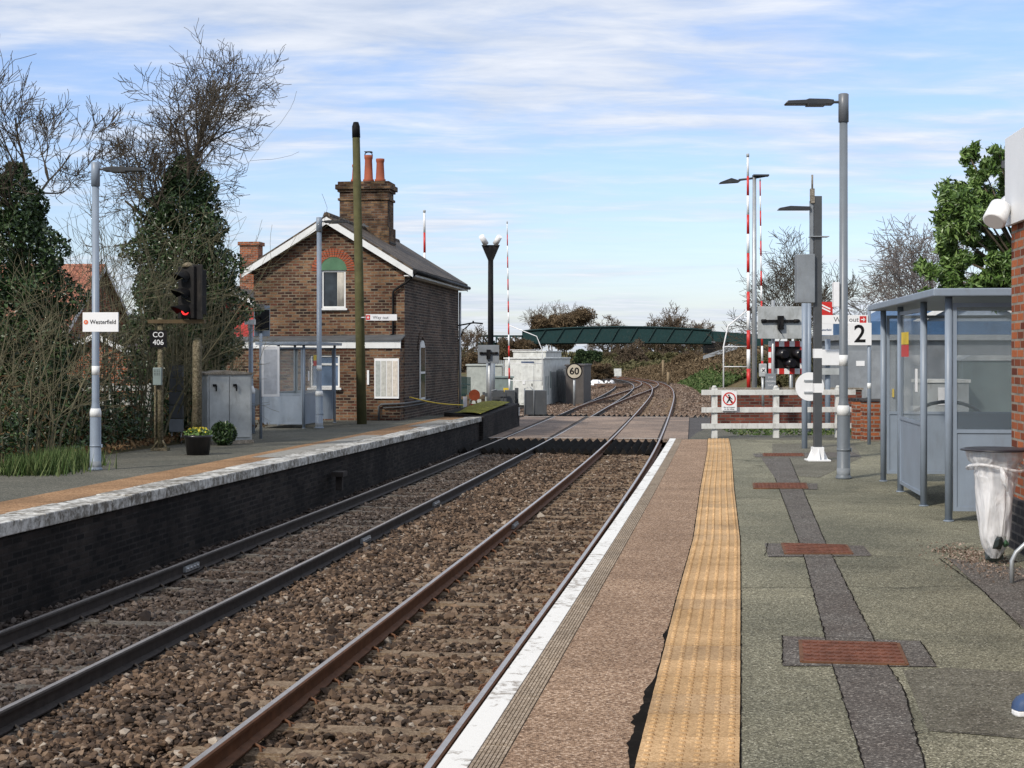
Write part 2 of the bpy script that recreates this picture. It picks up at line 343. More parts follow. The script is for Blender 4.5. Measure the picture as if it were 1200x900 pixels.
def slate(name, stops, bw=.3, bh=.22):
    m, t, N, L, b = nodes(name); uv = N.new('ShaderNodeTexCoord').outputs['UV']
    br = N.new('ShaderNodeTexBrick'); L.new(uv, br.inputs[0]); br.inputs['Scale'].default_value = 1; br.inputs['Brick Width'].default_value = bw; br.inputs['Row Height'].default_value = bh; br.inputs['Mortar Size'].default_value = .012
    br.inputs['Color1'].default_value = (0, 0, 0, 1); br.inputs['Color2'].default_value = (1, 1, 1, 1); br.inputs['Mortar'].default_value = (0, 0, 0, 1)
    c = ramp(N, L, br.outputs['Color'], stops); c = mix(N, L, .8, c, ramp(N, L, noise(N, L, uv, 3, 7, .7), [(.3, (.6, .6, .6)), (.7, (1.3, 1.25, 1.15))]), 'MULTIPLY')
    L.new(mix(N, L, br.outputs['Fac'], c, sc3(stops[0][1], .4)), b.inputs['Base Color']); b.inputs['Roughness'].default_value = .75
    bump(N, L, b, br.outputs['Color'], .5, .02); return m
M['roof'] = slate('mossy_brown_tiles', [(0, (.035, .025, .018)), (.5, (.07, .05, .036)), (1, (.13, .10, .07))])
M['redroof'] = slate('orange_clay_tiles', [(0, (.24, .085, .05)), (.5, (.34, .13, .075)), (1, (.44, .19, .12))])
M['redpaint'] = paint('red_canopy_paint', (.42, .04, .035), .6)
M['white'] = paint('white_paint', (.72, .73, .72), .5, var=.1, dirtamt=.2)
M['oldwhite'] = paint('weathered_white_paint', (.62, .62, .59), .65, var=.15, scale=5, dirt=(.16, .14, .11), dirtamt=.75)
M['cleanwhite'] = paint('sign_white', (.78, .78, .78), .4, var=.04, dirtamt=.08)
M['greyblue'] = paint('grey_blue_paint', (.225, .27, .33), .42, var=.12)
M['greypole'] = paint('grey_pole_paint', (.13, .14, .155), .38, var=.12)
M['nearpole'] = paint('slate_grey_pole', (.15, .17, .19), .38, var=.12)
M['midgrey'] = paint('mid_grey_paint', (.22, .24, .26), .5)
M['darkgrey'] = paint('dark_grey_paint', (.065, .07, .075), .45)
M['lampgrey'] = paint('lamp_head_dark', (.028, .03, .033), .4)
M['black'] = paint('matt_black', (.012, .012, .013), .55)
for k_ in ('black',): M[k_].node_tree.nodes['Principled BSDF'].inputs['Specular IOR Level'].default_value = .08
M['sealant'] = paint('bitumen_sealant', (.016, .015, .014), .95, bst=.4); M['sealant'].node_tree.nodes['Principled BSDF'].inputs['Specular IOR Level'].default_value = 0
M['gloss'] = paint('black_plastic', (.012, .011, .014), .28)
M['cab'] = paint('pale_cabinet_grey', (.40, .42, .42), .5, dirt=(.14, .13, .1), dirtamt=.5)
M['cabgreen'] = paint('grey_green_cabinet', (.22, .27, .26), .5, dirtamt=.35)
M['hut'] = paint('off_white_hut', (.66, .67, .64), .6, dirt=(.2, .18, .14), dirtamt=.6)
M['conc'] = speckle('concrete', [(0, (.16, .145, .12)), (.6, (.26, .235, .2)), (1, (.36, .33, .29))], 60, ((.7, .68, .64), (1.1, 1.08, 1.05)), 2.5)
M['concpost'] = speckle('mossy_concrete_post', [(0, (.08, .07, .05)), (.6, (.18, .15, .11)), (1, (.28, .25, .19))], 45, ((.5, .55, .38), (1.1, 1.05, 1.0)), 3)
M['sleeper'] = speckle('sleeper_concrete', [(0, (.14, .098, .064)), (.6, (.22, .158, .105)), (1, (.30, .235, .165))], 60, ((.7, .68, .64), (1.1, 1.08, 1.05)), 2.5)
M['sleeperdark'] = speckle('dusty_shaded_sleeper', [(0, (.06, .055, .05)), (.6, (.12, .105, .09)), (1, (.2, .18, .155))], 60, ((.7, .68, .64), (1.1, 1.08, 1.05)), 2.5)  # far-track sleepers: dust plus painted shade in the darker tone
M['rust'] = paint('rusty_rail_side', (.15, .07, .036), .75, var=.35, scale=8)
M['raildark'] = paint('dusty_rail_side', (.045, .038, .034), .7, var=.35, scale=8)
M['steel'] = paint('polished_rail_top', (.50, .46, .43), .36, metal=.8, var=.2, scale=6)
M['galv'] = paint('galvanised_steel', (.42, .44, .45), .45, metal=.5)
M['hatch'] = paint('rusty_red_cover', (.17, .07, .045), .8, var=.45, scale=10, dirtamt=.5)
M['red'] = paint('signal_red_paint', (.55, .025, .02), .4, var=.12, dirtamt=.15)
M['yellow'] = paint('yellow_paint', (.7, .5, .05), .5)
M['moss'] = speckle('yellow_moss', [(0, (.1, .1, .012)), (.5, (.27, .25, .025)), (1, (.42, .38, .05))], 40, ((.5, .5, .5), (1.1, 1.1, 1.1)), 3)
M['bluesign'] = paint('dark_blue', (.05, .09, .19), .5)
M['blueroof'] = paint('blue_roof', (.06, .13, .25), .5)
M['bridge'] = paint('bridge_green', (.014, .042, .042), .5, var=.2)
M['bridgedark'] = paint('bridge_green_dark', (.01, .03, .03), .5)
M['curtain'] = paint('curtain_cloth', (.55, .52, .46), .9)
M['green'] = paint('faded_green_board', (.09, .19, .11), .6)
M['terra'] = paint('terracotta', (.30, .085, .045), .8, var=.2, dirtamt=.4)
M['lead'] = paint('lead_flashing', (.10, .105, .11), .6)
M['wood'] = paint('mossy_pole_timber', (.105, .10, .045), .85, var=.3, scale=4, bst=.5)
M['fence'] = paint('brown_timber', (.24, .18, .11), .8, var=.3)
M['glass'] = glassm('shelter_glass', (.2, .24, .26), .05, .2)
M['dglass'] = darkglass('dark_window_glass')
M['blueglass'] = darkglass('blue_blind_glass', (.07, .10, .15))
M['bark'] = paint('grey_brown_bark', (.13, .105, .075), .9, var=.35, scale=9)
M['barkdark'] = paint('dark_bark', (.055, .045, .036), .9, var=.35, scale=9)
M['barkmid'] = paint('brown_bark', (.085, .07, .052), .9, var=.35, scale=9)
M['lilac'] = paint('pale_grey_twigs', (.19, .165, .15), .9, var=.3)
M['stem'] = paint('olive_stem_bark', (.155, .14, .085), .85, var=.35, scale=9)
M['twigfar'] = paint('far_twigs', (.12, .09, .062), .9, var=.3)
M['ivy'] = leafm('ivy_leaves', [(0, (.012, .028, .01)), (.5, (.03, .06, .018)), (1, (.07, .115, .04))], .38, .5)
M['laurel'] = leafm('laurel_leaves', [(0, (.03, .06, .014)), (.5, (.09, .165, .035)), (1, (.20, .29, .09))], .38, .45)
M['grass'] = leafm('grass_blades', [(0, (.03, .055, .014)), (.5, (.06, .105, .028)), (1, (.13, .15, .06))], .7, .2)
M['dead'] = leafm('dead_leaves', [(0, (.09, .045, .02)), (.5, (.17, .10, .05)), (1, (.27, .19, .10))], .85, .1)
M['bracken'] = leafm('winter_bracken', [(0, (.07, .05, .03)), (.5, (.135, .095, .056)), (1, (.21, .16, .10))], .9, .1)
M['scrub'] = leafm('olive_scrub', [(0, (.055, .06, .028)), (.5, (.11, .105, .05)), (1, (.18, .16, .09))], .9, .1)
M['evergreen'] = leafm('dark_evergreen', [(0, (.012, .028, .012)), (.6, (.035, .06, .025)), (1, (.07, .1, .04))], .7, .2)
M['flower'] = leafm('yellow_petals', [(0, (.6, .45, .02)), (1, (.8, .7, .15))], .6, .2)
M['ballast'] = stones('ballast_brown', [(0, (.026, .018, .013)), (.35, (.08, .052, .034)), (.7, (.155, .103, .067)), (.93, (.235, .167, .114)), (1, (.38, .33, .27))])
M['ballastdark'] = stones('ballast_dark', [(0, (.022, .016, .013)), (.4, (.06, .043, .033)), (.8, (.10, .078, .063)), (1, (.18, .15, .13))])  # brake dust and the shade from platform and trees, both painted into the tone
M['bed'] = speckle('ballast_bed', [(0, (.015, .011, .009)), (.4, (.045, .03, .022)), (.8, (.08, .055, .04)), (1, (.16, .12, .09))], 22, ((.75, .75, .75), (1.1, 1.1, 1.1)), .6, bst=1, bd=.05)  # toned down to paint the shaded gaps between the stones
M['beddark'] = speckle('dirty_shaded_bed', [(0, (.02, .018, .016)), (.5, (.05, .04, .034)), (1, (.1, .085, .07))], 26, ((.75, .75, .75), (1.1, 1.1, 1.1)), .6, bst=1, bd=.05)  # bed under the far track: dirt and painted shade together
M['rubber'] = paint('black_rubber', (.016, .015, .014), .9); M['rubber'].node_tree.nodes['Principled BSDF'].inputs['Specular IOR Level'].default_value = .03
M['bin'] = paint('bin_ring_black', (.02, .018, .024), .4)
M['orangeboard'] = paint('orange_plastic', (.75, .16, .06), .5)
def ground(name, a, b, c):
    m, t, N, L, bs = nodes(name); o = N.new('ShaderNodeTexCoord').outputs['Object']
    k = ramp(N, L, noise(N, L, o, .09, 8, .65, .6), [(.38, a), (.5, b), (.64, c)])
    k = mix(N, L, .7, k, ramp(N, L, noise(N, L, o, 3, 8, .75), [(.3, (.5, .5, .5)), (.7, (1.35, 1.35, 1.35))]), 'MULTIPLY')
    L.new(k, bs.inputs['Base Color']); bs.inputs['Roughness'].default_value = .95; bs.inputs['Specular IOR Level'].default_value = .1
    bump(N, L, bs, noise(N, L, o, 9, 7), .6, .05); return m
M['ground'] = ground('field_ground', (.09, .11, .04), (.13, .12, .06), (.16, .125, .08))
M['soil'] = ground('leafy_soil', (.05, .045, .025), (.085, .065, .04), (.06, .075, .03))
M['bank'] = ground('bank_grass', (.10, .085, .045), (.13, .10, .055), (.08, .10, .035))
def emit(name, c, st):
    m, t, N, L, b = nodes(name); b.inputs['Base Color'].default_value = (*c, 1); b.inputs['Emission Color'].default_value = (*c, 1); b.inputs['Emission Strength'].default_value = st
    o = N.new('ShaderNodeTexCoord').outputs['Object']; L.new(ramp(N, L, noise(N, L, o, 60, 2), [(.2, sc3(c, .7)), (.8, c)]), b.inputs['Base Color']); return m
M['redlamp'] = emit('lit_red_lens', (.95, .03, .03), 1.6)
def plastic_bag():
    m, t, N, L, b = nodes('clear_bag_plastic'); o = N.new('ShaderNodeTexCoord').outputs['Object']
    b.inputs['Base Color'].default_value = (.86, .86, .87, 1); b.inputs['Roughness'].default_value = .22; b.inputs['Specular IOR Level'].default_value = .7
    wv = N.new('ShaderNodeTexNoise'); mp = N.new('ShaderNodeMapping'); mp.inputs['Scale'].default_value = (9, 9, 1.6); L.new(o, mp.inputs[0]); L.new(mp.outputs[0], wv.inputs[0]); wv.inputs['Scale'].default_value = 1.8; wv.inputs['Detail'].default_value = 5; wv.inputs['Distortion'].default_value = .8
    L.new(ramp(N, L, wv.outputs[0], [(.35, (.42,)*3), (.7, (.85,)*3)]), b.inputs['Alpha']); bump(N, L, b, wv.outputs[0], .9, .03); return m
M['bag'] = plastic_bag()

# ================================================================ SETTING
# ground sheet with the low track corridor
gr = MB(); gr.add([(-900, -300, -1.42), (900, -300, -1.42), (900, 2500, -1.42), (-900, 2500, -1.42)], [(0, 1, 2, 3)])
struct(gr.build('ground', M['ground']))
def strip(name, s0, s1, d0, d1, z, m, n=60, zf=None, zof=0, thick=None, parent=None, bev=0):
    """a sheet (or slab) following the track from arc length s0 to s1 between offsets d0 < d1"""
    b = MB(); ss = np.linspace(s0, s1, n+1)
    f0 = d0 if callable(d0) else (lambda s: d0); f1 = d1 if callable(d1) else (lambda s: d1)
    top = []
    for s in ss:
        for d in (f0(s), f1(s)):
            x, y = TC(s, d); top.append((x, y, (zf(y) if zf else z)+zof))
    fs = [(2*i, 2*i+2, 2*i+3, 2*i+1) for i in range(n)]
    b.add(top, fs)
    if thick:
        k = len(top); b.v += [(x, y, thick) for x, y, z_ in top]
        q = []
        for i in range(n): q += [(2*i, k+2*i, k+2*i+2, 2*i+2), (2*i+1, 2*i+3, k+2*i+3, k+2*i+1)]
        q += [(0, 1, k+1, k), (2*n, k+2*n, k+2*n+1, 2*n+1)]
        b.f += q; b.m += [0 if not isinstance(m, list) else 1]*len(q); b.sm += [False]*len(q)
    return b.build(name, m, parent, bev=bev)
s4 = sY(-39.14); sEnd = SM-2
sPE = sY(29.36)              # end of near platform
sFE = sY(48.14)
SG0, SG1, SR1, SG2 = sY(42.27), sY(47.56), sY(64.58), sY(67.32)
struct(strip('track_bed', s4, SG1, -.8, 3.6, BZ-.035, M['bed'], 60))
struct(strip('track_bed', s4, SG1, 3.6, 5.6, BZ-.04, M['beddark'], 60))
struct(strip('track_bed', SR1-.5, sEnd, -2.8, 8.2, BZ-.035, M['bed'], 90))

# rails and sleepers
def rail_mesh(s0, s1, d, n, side):
    prof = [(-.07, -.159), (.07, -.159), (.07, -.148), (.012, -.128), (.012, -.045), (.036, -.035), (.036, -.010), (.022, 0), (-.022, 0), (-.036, -.010), (-.036, -.035), (-.012, -.045), (-.012, -.128), (-.07, -.148)]
    b = MB(); ss = np.linspace(s0, s1, n+1); vs = []; k = len(prof)
    for s in ss:
        dd = d(s) if callable(d) else d
        for o, z in prof:
            x, y = TC(s, dd-o); vs.append((x, y, RZ+z))
    for i in range(n):
        for j in range(k):
            j2 = (j+1) % k
            b_m = 0 if j == 7 else 1
            b.f.append((i*k+j, i*k+j2, (i+1)*k+j2, (i+1)*k+j)); b.m.append(b_m); b.sm.append(False)
    b.v = vs; b.f.append(tuple(range(k))[::-1]); b.m.append(1); b.sm.append(False)
    return b, side
trk = {}
for nm, lab, off, side in (('near', 'nearer railway track with rusty rail sides, running along the white platform edge line', 0, 'rust'),
                     ('far', 'further railway track with dark dusty rails, beside the sooty platform wall', 1, 'raildark')):
    o = thing('railway_track', lab, 'railway track', (0, 0, 0), group='railway tracks through the station'); trk[nm] = o
    base = (lambda s, off=off: off*(GA+six(s)))
    for g in (0, GA):
        b, _ = rail_mesh(s4, sEnd, (lambda s, g=g, base=base: base(s)+g), 190, side)
        b.build('rail', [M['steel'], M[side]], o)
    sl = MB(); x = 1.25
    prof = [(-.14, -.2), (.14, -.2), (.11, 0), (-.11, 0)]
    L2 = 1.25
    sl.slab([(-L2, p[0], p[1]) for p in prof], (0, 0, 0), (2*L2, 0, 0))
    sl.box((-.5, 0, .004), (.2, .16, .02)); sl.box((.5, 0, .004), (.2, .16, .02))
    first = None; sp0 = .72 if off == 0 else .76
    clips = []
    for gx in (-GA/2, GA/2):
        for sg in (-1, 1):
            clips.append(MB().tube([(gx+sg*.17, -.05, .0), (gx+sg*.15, -.03, .045), (gx+sg*.1, .02, .05), (gx+sg*.075, .05, .03), (gx+sg*.12, .06, .02), (gx+sg*.17, .05, .01)], .011, 5))
    ci = None; n = 0
    s = sY(6.26)
    while n < 96:
        if not (SG0-.1 < s < SG2+.1):
            d = base(s)+GA/2; xx, yy = TC(s, d)
            if first is None:
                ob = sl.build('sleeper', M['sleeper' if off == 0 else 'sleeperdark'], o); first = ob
            else: ob = first.copy(); col.objects.link(ob); ob.parent = o
            ob.location = (xx, yy, RZ-.172+rng.uniform(-.004, .004)); ob.rotation_euler = (0, 0, head(s)+rng.normal(0, .006))
            if n < 25:
                if ci is None: ci = [c_.build('rail_clip', M[side], ob) for c_ in clips]
                else:
                    for c_ in ci: c0 = c_.copy(); col.objects.link(c0); c0.parent = ob
            n += 1
        s += sp0
    # bolted rail joints
    for sj, gg in (((sY(27.59), 0), (sY(24.07), GA)) if off == 0 else ((sY(21.92), 0), (sY(27.4), 0), (sY(18.79), GA))):
        j = MB(); j.box((0, 0, 0), (.1, .5, .07))
        for q in (-.18, -.06, .06, .18): j.cyl((-.07, q, 0), .018, .14, 6, axis='x')
        xx, yy = TC(sj, base(sj)+gg); j.build('joint_plate', M['galv'], o, loc=(xx, yy, RZ-.088), rz=head(sj))
# crossover rails beyond the crossing
o = thing('crossover_track', 'crossover rails linking the two tracks beyond the level crossing', 'railway track')
for g in (0, GA):
    b, _ = rail_mesh(sY(74.37), sY(164.39), (lambda s, g=g: g+(GA+six(s))*(1-(lambda t: t*t*(3-2*t))(min(1, max(0, (s-sY(74.37))/(sY(164.39)-sY(74.37))))))), 60, 'rust')
    for i, v in enumerate(b.v): b.v[i] = (v[0], v[1], v[2]-.004)
    b.build('rail', [M['steel'], M['rust']], o)

# ballast stones: real little rocks
def rocks(n, sampler, size, seed, squash=.65, lite=False):
    r = np.random.default_rng(seed)
    ph = (1+5**.5)/2
    ico = np.array([(-1, ph, 0), (1, ph, 0), (-1, -ph, 0), (1, -ph, 0), (0, -1, ph), (0, 1, ph), (0, -1, -ph), (0, 1, -ph), (ph, 0, -1), (ph, 0, 1), (-ph, 0, -1), (-ph, 0, 1)])/1.9
    ft = np.array([(0,11,5),(0,5,1),(0,1,7),(0,7,10),(0,10,11),(1,5,9),(5,11,4),(11,10,2),(10,7,6),(7,1,8),(3,9,4),(3,4,2),(3,2,6),(3,6,8),(3,8,9),(4,9,5),(2,4,11),(6,2,10),(8,6,7),(9,8,1)])
    if lite:
        ico = np.array([(1, 0, 0), (-1, 0, 0), (0, 1, 0), (0, -1, 0), (0, 0, 1), (0, 0, -1)], float)*1.05
        ft = np.array([(0,2,4),(2,1,4),(1,3,4),(3,0,4),(2,0,5),(1,2,5),(3,1,5),(0,3,5)])
    nv = len(ico); P = sampler(r, n); n = len(P)
    V = ico[None]*(1+r.uniform(-.32, .32, (n, nv, 1)))+r.normal(0, .07, (n, nv, 3))
    sc = size*r.lognormal(0, .3, (n, 1, 1))*r.uniform(.6, 1.25, (n, 1, 3)); V = V*sc*np.array([1, 1, squash])
    a = r.uniform(0, 6.28, n); bb = r.normal(0, .5, n)
    ca, sa, cb, sb = np.cos(a), np.sin(a), np.cos(bb), np.sin(bb)
    x, y, z = V[..., 0], V[..., 1], V[..., 2]
    y2 = y*cb[:, None]-z*sb[:, None]; z2 = y*sb[:, None]+z*cb[:, None]
    X = x*ca[:, None]-y2*sa[:, None]; Y = x*sa[:, None]+y2*ca[:, None]
    V = np.stack([X, Y, z2], -1)+P[:, None, :]
    return V.reshape(-1, 3), (ft[None]+nv*np.arange(n)[:, None, None]).reshape(-1, 3)
SL = {}
def smp(s0, s1, d0, d1, tracks, pw=0, lift=0):
    def f(r, n):
        s = s0+(s1-s0)*r.uniform(0, 1, n)**(1+pw); d = r.uniform(d0, d1, n)
        ok = np.ones(n, bool); z = BZ+.014+r.normal(0, .014, n)+.012*np.sin(s*2.1+d*3)+lift
        for off, sp0 in tracks:
            base = off*(GA+1.9)
            for g in (0, GA): ok &= np.abs(d-base-g) > .095
            on = (d > base-.55) & (d < base+GA+.55)
            k = np.abs(((s-sY(6.26)+sp0/2) % sp0)-sp0/2)
            ok &= ~(on & (k < .085) & (r.uniform(0, 1, n) < (.62+.3*np.sin(d*9+s*5) if off == 0 else .35)))
            z += np.where(on, .0, .018)
            nr = (np.abs(d-base) < .22) | (np.abs(d-base-GA) < .22); z -= nr*.012
        x, y = TC(s, d); return np.stack([x, y, z], 1)[ok]
    return f
V1, F1 = rocks(50000, smp(sY(7.6), sY(21), -.74, 3.3, [(0, .72)]), .027, 1)
V2, F2 = rocks(52000, smp(sY(21), sY(45.79), -.74, 3.3, [(0, .72)], .2), .033, 2, lite=True)
tag(npmesh('ballast', np.vstack([V1, V2]), np.vstack([F1, F2+len(V1)]), M['ballast']), 'reddish brown crushed stone ballast around the nearer track', 'ballast', kind='stuff')
V1, F1 = rocks(34000, smp(sY(8), sY(23.48), 3.1, 5.5, [(1, .76)]), .028, 3)
V2, F2 = rocks(26000, smp(sY(23.48), sY(44.03), 3.1, 5.5, [(1, .76)]), .034, 4, lite=True)
tag(npmesh('ballast', np.vstack([V1, V2]), np.vstack([F1, F2+len(V1)]), M['ballastdark']), 'dark dirty stone ballast with shade painted in, around the further track', 'ballast', kind='stuff')
M['ballastfar'] = stones('ballast_pale', [(0, (.065, .043, .032)), (.4, (.15, .103, .074)), (.8, (.24, .172, .128)), (1, (.38, .31, .25))])
V1, F1 = rocks(40000, smp(SG2, sY(146.78), -2.4, 7.6, [(0, .72)], .5), .05, 5, lite=True)
tag(npmesh('ballast', V1, F1, M['ballastfar']), 'brown stone ballast around the curving tracks beyond the level crossing', 'ballast', kind='stuff')

# near platform
PE = -.78                                  # platform edge offset from right rail
struct(strip('platform', s4, sPE, -40, PE, 0, [M['asphalt'], M['wallnear']], 40, thick=-1.5))
struct(strip('platform_edge_line', s4, sPE, PE-.115, PE+.0, .012, M['whiteline'], 60, thick=-.06))
b = MB()                                     # ribbed coping slabs behind the line
sl_ = sY(1.96)
while sl_ < sPE-.1:
    for k in range(7):
        d = PE-.118-k*.0167; pts = []
        for s in (sl_+.006, min(sPE, sl_+.9)-.006):
            for dd in (d-.0125, d): x, y = TC(s, dd); pts.append((x, y))
        b.prism([pts[0], pts[2], pts[3], pts[1]], .0, .008)
    sl_ += .9
struct(b.build('coping_stones', M['ribbed']))
def tacd(Y, right=False):
    ys = [3.05, 4.87, 6.85, 9.4, 13.0, 15.4]; 
    L_ = [(745, 898), (762, 829), (794, 700), (813, 631), (821, 573), (829, 529), (829.5, 511.5)]; R_ = [(866, 898), (867, 829), (867.5, 698), (867, 633), (860, 573), (857, 529), (853.5, 511.5)]
    P = [gp(*q) for q in (R_ if right else L_)]
    return float(np.interp(Y, [p.y for p in P], [p.x for p in P]))
def tx(Y, r):
    if Y < 5.98: return tacd(5.98, r)+(Y-5.98)*(.14 if not r else .135)
    return tacd(Y, r)
Ys = np.arange(0, 29.41, .4)
b = MB()
for Y in Ys[:-1]:
    Y2 = Y+.4; a, c, a2, c2 = tx(Y, 0), tx(Y, 1), tx(Y2, 0), tx(Y2, 1)
    tm = int(rng.integers(0, 3))
    b.prism([(a, Y+.011), (c, Y+.011-.012), (c2, Y2-.012), (a2, Y2)], -.01, .009+rng.uniform(0, .003), tm)
    for i in range(6):
        for k in range(6):
            t = (i+.5)/6; yy = Y+.033+k*.0667; q = (yy-Y)/.4
            xx = (a+(c-a)*t)*(1-q)+(a2+(c2-a2)*t)*q
            n = 8 if Y < 14 else 5
            vs = [(xx+math.cos(6.283*m_/n)*r_, yy-.012*t+math.sin(6.283*m_/n)*r_, z_) for r_, z_ in ((.0165, .010), (.011, .0185)) for m_ in range(n)]
            b.add(vs, [(m_, (m_+1) % n, n+(m_+1) % n, n+m_) for m_ in range(n)]+[tuple(range(n, 2*n))], tm, False)
struct(b.build('tactile_paving', [M['tactile'], M['tactile_b'], M['tactile_c']]))
struct(MB().add([(tx(0, 0), 0, .0062), (tx(0, 1), 0, .0062), (tx(0, 1)+.3, 0, .0062)], []).build('x', M['black'])) if 0 else None
b = MB(); vs = []
for Y in Ys:
    s = sYr(Y); e = TC(s, PE-.235); vs += [(e[0], e[1], .004), (tx(e[1], 0)+.003, e[1], .004)]
b.add(vs, [(2*i, 2*i+1, 2*i+3, 2*i+2) for i in range(len(Ys)-1)]); struct(b.build('walkway_strip', M['tan']))
b = MB(); vs = []; k = 0
for Y in np.arange(0, 29.4, .06):
    lobe = sum(a_*math.exp(-((Y-c_)/w_)**2) for c_, w_, a_ in ((6.3, .32, .045), (6.75, .18, .05), (7.2, .3, .035), (8.75, .14, .02)))
    wv = .007+abs(rng.normal(0, .003))+lobe*rng.uniform(.75, 1.1)
    vs += [(tx(Y, 0)-wv, Y, .0075), (tx(Y, 0)+.004, Y, .0075)]; k += 1
b.add(vs, [(2*i, 2*i+1, 2*i+3, 2*i+2) for i in range(k-1)])
vs = [] ; k = 0
for Y in np.arange(0, 29.4, .06):
    wv = .005+abs(rng.normal(0, .003)); vs += [(tx(Y, 1)-.002, Y, .0055), (tx(Y, 1)+wv, Y, .0055)]; k += 1
b.add(vs, [(2*i, 2*i+1, 2*i+3, 2*i+2) for i in range(k-1)])
struct(b.build('sealant_joint', M['sealant']))
def gpoly(pxs, z): return [tuple(gp(x, y, 0))[:2]+(z,) for x, y in pxs]
def sheet(name, polys, m, z):
    b = MB()
    for i, q in enumerate(polys):
        P = gpoly(q, z+.0005*i); ar = sum(P[j][0]*P[(j+1) % len(P)][1]-P[(j+1) % len(P)][0]*P[j][1] for j in range(len(P)))
        b.add(P if ar > 0 else P[::-1], [tuple(range(len(P)))])
    return b.build(name, m)
struct(sheet('platform_patches', [
    [(892, 537), (925, 537), (968, 638), (1030, 762), (1060, 812), (1085, 905), (1014, 905), (975, 780), (940, 645), (908, 560)],
    [(917, 746), (1078, 752), (1098, 782), (917, 781)],
    [(896, 637), (1012, 640), (1022, 652), (900, 653)],
    [(884, 567), (958, 567), (958, 574), (884, 573)],
    [(882, 532), (1000, 530), (1010, 536), (885, 536)],
    [(1110, 655), (1205, 668), (1205, 742), (1148, 690)]], M['patch'], .004))
b = MB()
def crack(pxs, w=.012, z=.0085):
    P = [gp(*q) for q in pxs]; vs = []; k = 0
    for i in range(len(P)-1):
        nseg = max(2, int((P[i+1]-P[i]).length/.05))
        for t in range(nseg):
            p = P[i].lerp(P[i+1], t/nseg); d = (P[i+1]-P[i]).normalized(); nn = Vector((-d.y, d.x, 0)); p = p+nn*rng.normal(0, .003); ww = w*rng.uniform(.2, .8)
            vs += [(p.x-nn.x*ww/2, p.y-nn.y*ww/2, z), (p.x+nn.x*ww/2, p.y+nn.y*ww/2, z)]; k += 1
    b.add(vs, [(2*i, 2*i+2, 2*i+3, 2*i+1) for i in range(k-1)])
for q in ([(917, 746), (1078, 752), (1098, 782)], [(917, 746), (917, 781), (1060, 786)], [(1085, 905), (1060, 812), (1030, 762), (968, 638), (925, 537)], [(1014, 905), (975, 780), (940, 645), (908, 560)],
          [(1095, 648), (1112, 638), (1140, 634)], [(1120, 647), (1140, 640), (1160, 634)], [(866, 530), (1000, 534)], [(945, 575), (1040, 577), (1060, 574)], [(1100, 655), (1148, 690), (1200, 740)],
          [(1022, 652), (1080, 656), (1100, 660)], [(1068, 862), (1085, 857), (1205, 866)], [(900, 637), (896, 653), (1020, 655)], [(1110, 803), (1180, 807)], [(880, 567), (960, 566)]): crack(q)
struct(b.build('surface_cracks', M['sealant']))
struct(sheet('platform_patches', [[(1058, 786), (1110, 783), (1205, 788), (1205, 867), (1130, 860), (1088, 857)], [(905, 520), (1000, 520), (1010, 536), (960, 560), (905, 556)]], M['patch2'], .0025))
# rusty access covers set into the trench line
def cover(name, label, px):
    P = [gp(*q) for q in px]; c = sum(P, Vector())/4; o = thing(name, label, 'access cover', (c.x, c.y, 0), group='rusty covers set in the platform')
    b = MB(); q = [(p-c) for p in P]; b.prism([(p.x, p.y) for p in q], .0, .013); b.build('cover_plate', M['hatch'], o) if 0 else None
    nx, ny = 13, 6
    for i in range(nx):
        for j in range(ny):
            u, v = (i+.5)/nx, (j+.5)/ny; p = (q[0]*(1-u)+q[1]*u)*(1-v)+(q[3]*(1-u)+q[2]*u)*v; b.box((p.x, p.y, .0155), (.026, .045, .006), .25)
    b.build('cover_plate', M['hatch'], o)
    fr = MB()
    for i_ in range(4):
        A, B = q[i_], q[(i_+1) % 4]; A, B = A*1.04, B*1.04; d_ = B-A; m_ = (A+B)/2; fr.box((m_.x, m_.y, .006), (d_.length, .02, .014), math.atan2(d_.y, d_.x))
    fr.build('frame', M['rust'], o)
    return o
cover('access_cover', 'large rusty red chequered cover in the platform, closest to the camera', [(940, 753), (1050, 756), (1060, 780), (942, 777)])
cover('access_cover', 'mid-size rusty cover set across the dark trench line, next beyond the largest one', [(918, 638), (990, 640), (997, 650), (922, 650)])
cover('access_cover', 'thin rusty cover just before the white-footed grey column, third from the camera', [(884, 567), (943, 567), (945, 573), (885, 573)])
cover('access_cover', 'farthest narrow rusty cover, close to the white fence', [(895, 532), (940, 532), (941, 535), (896, 535)])

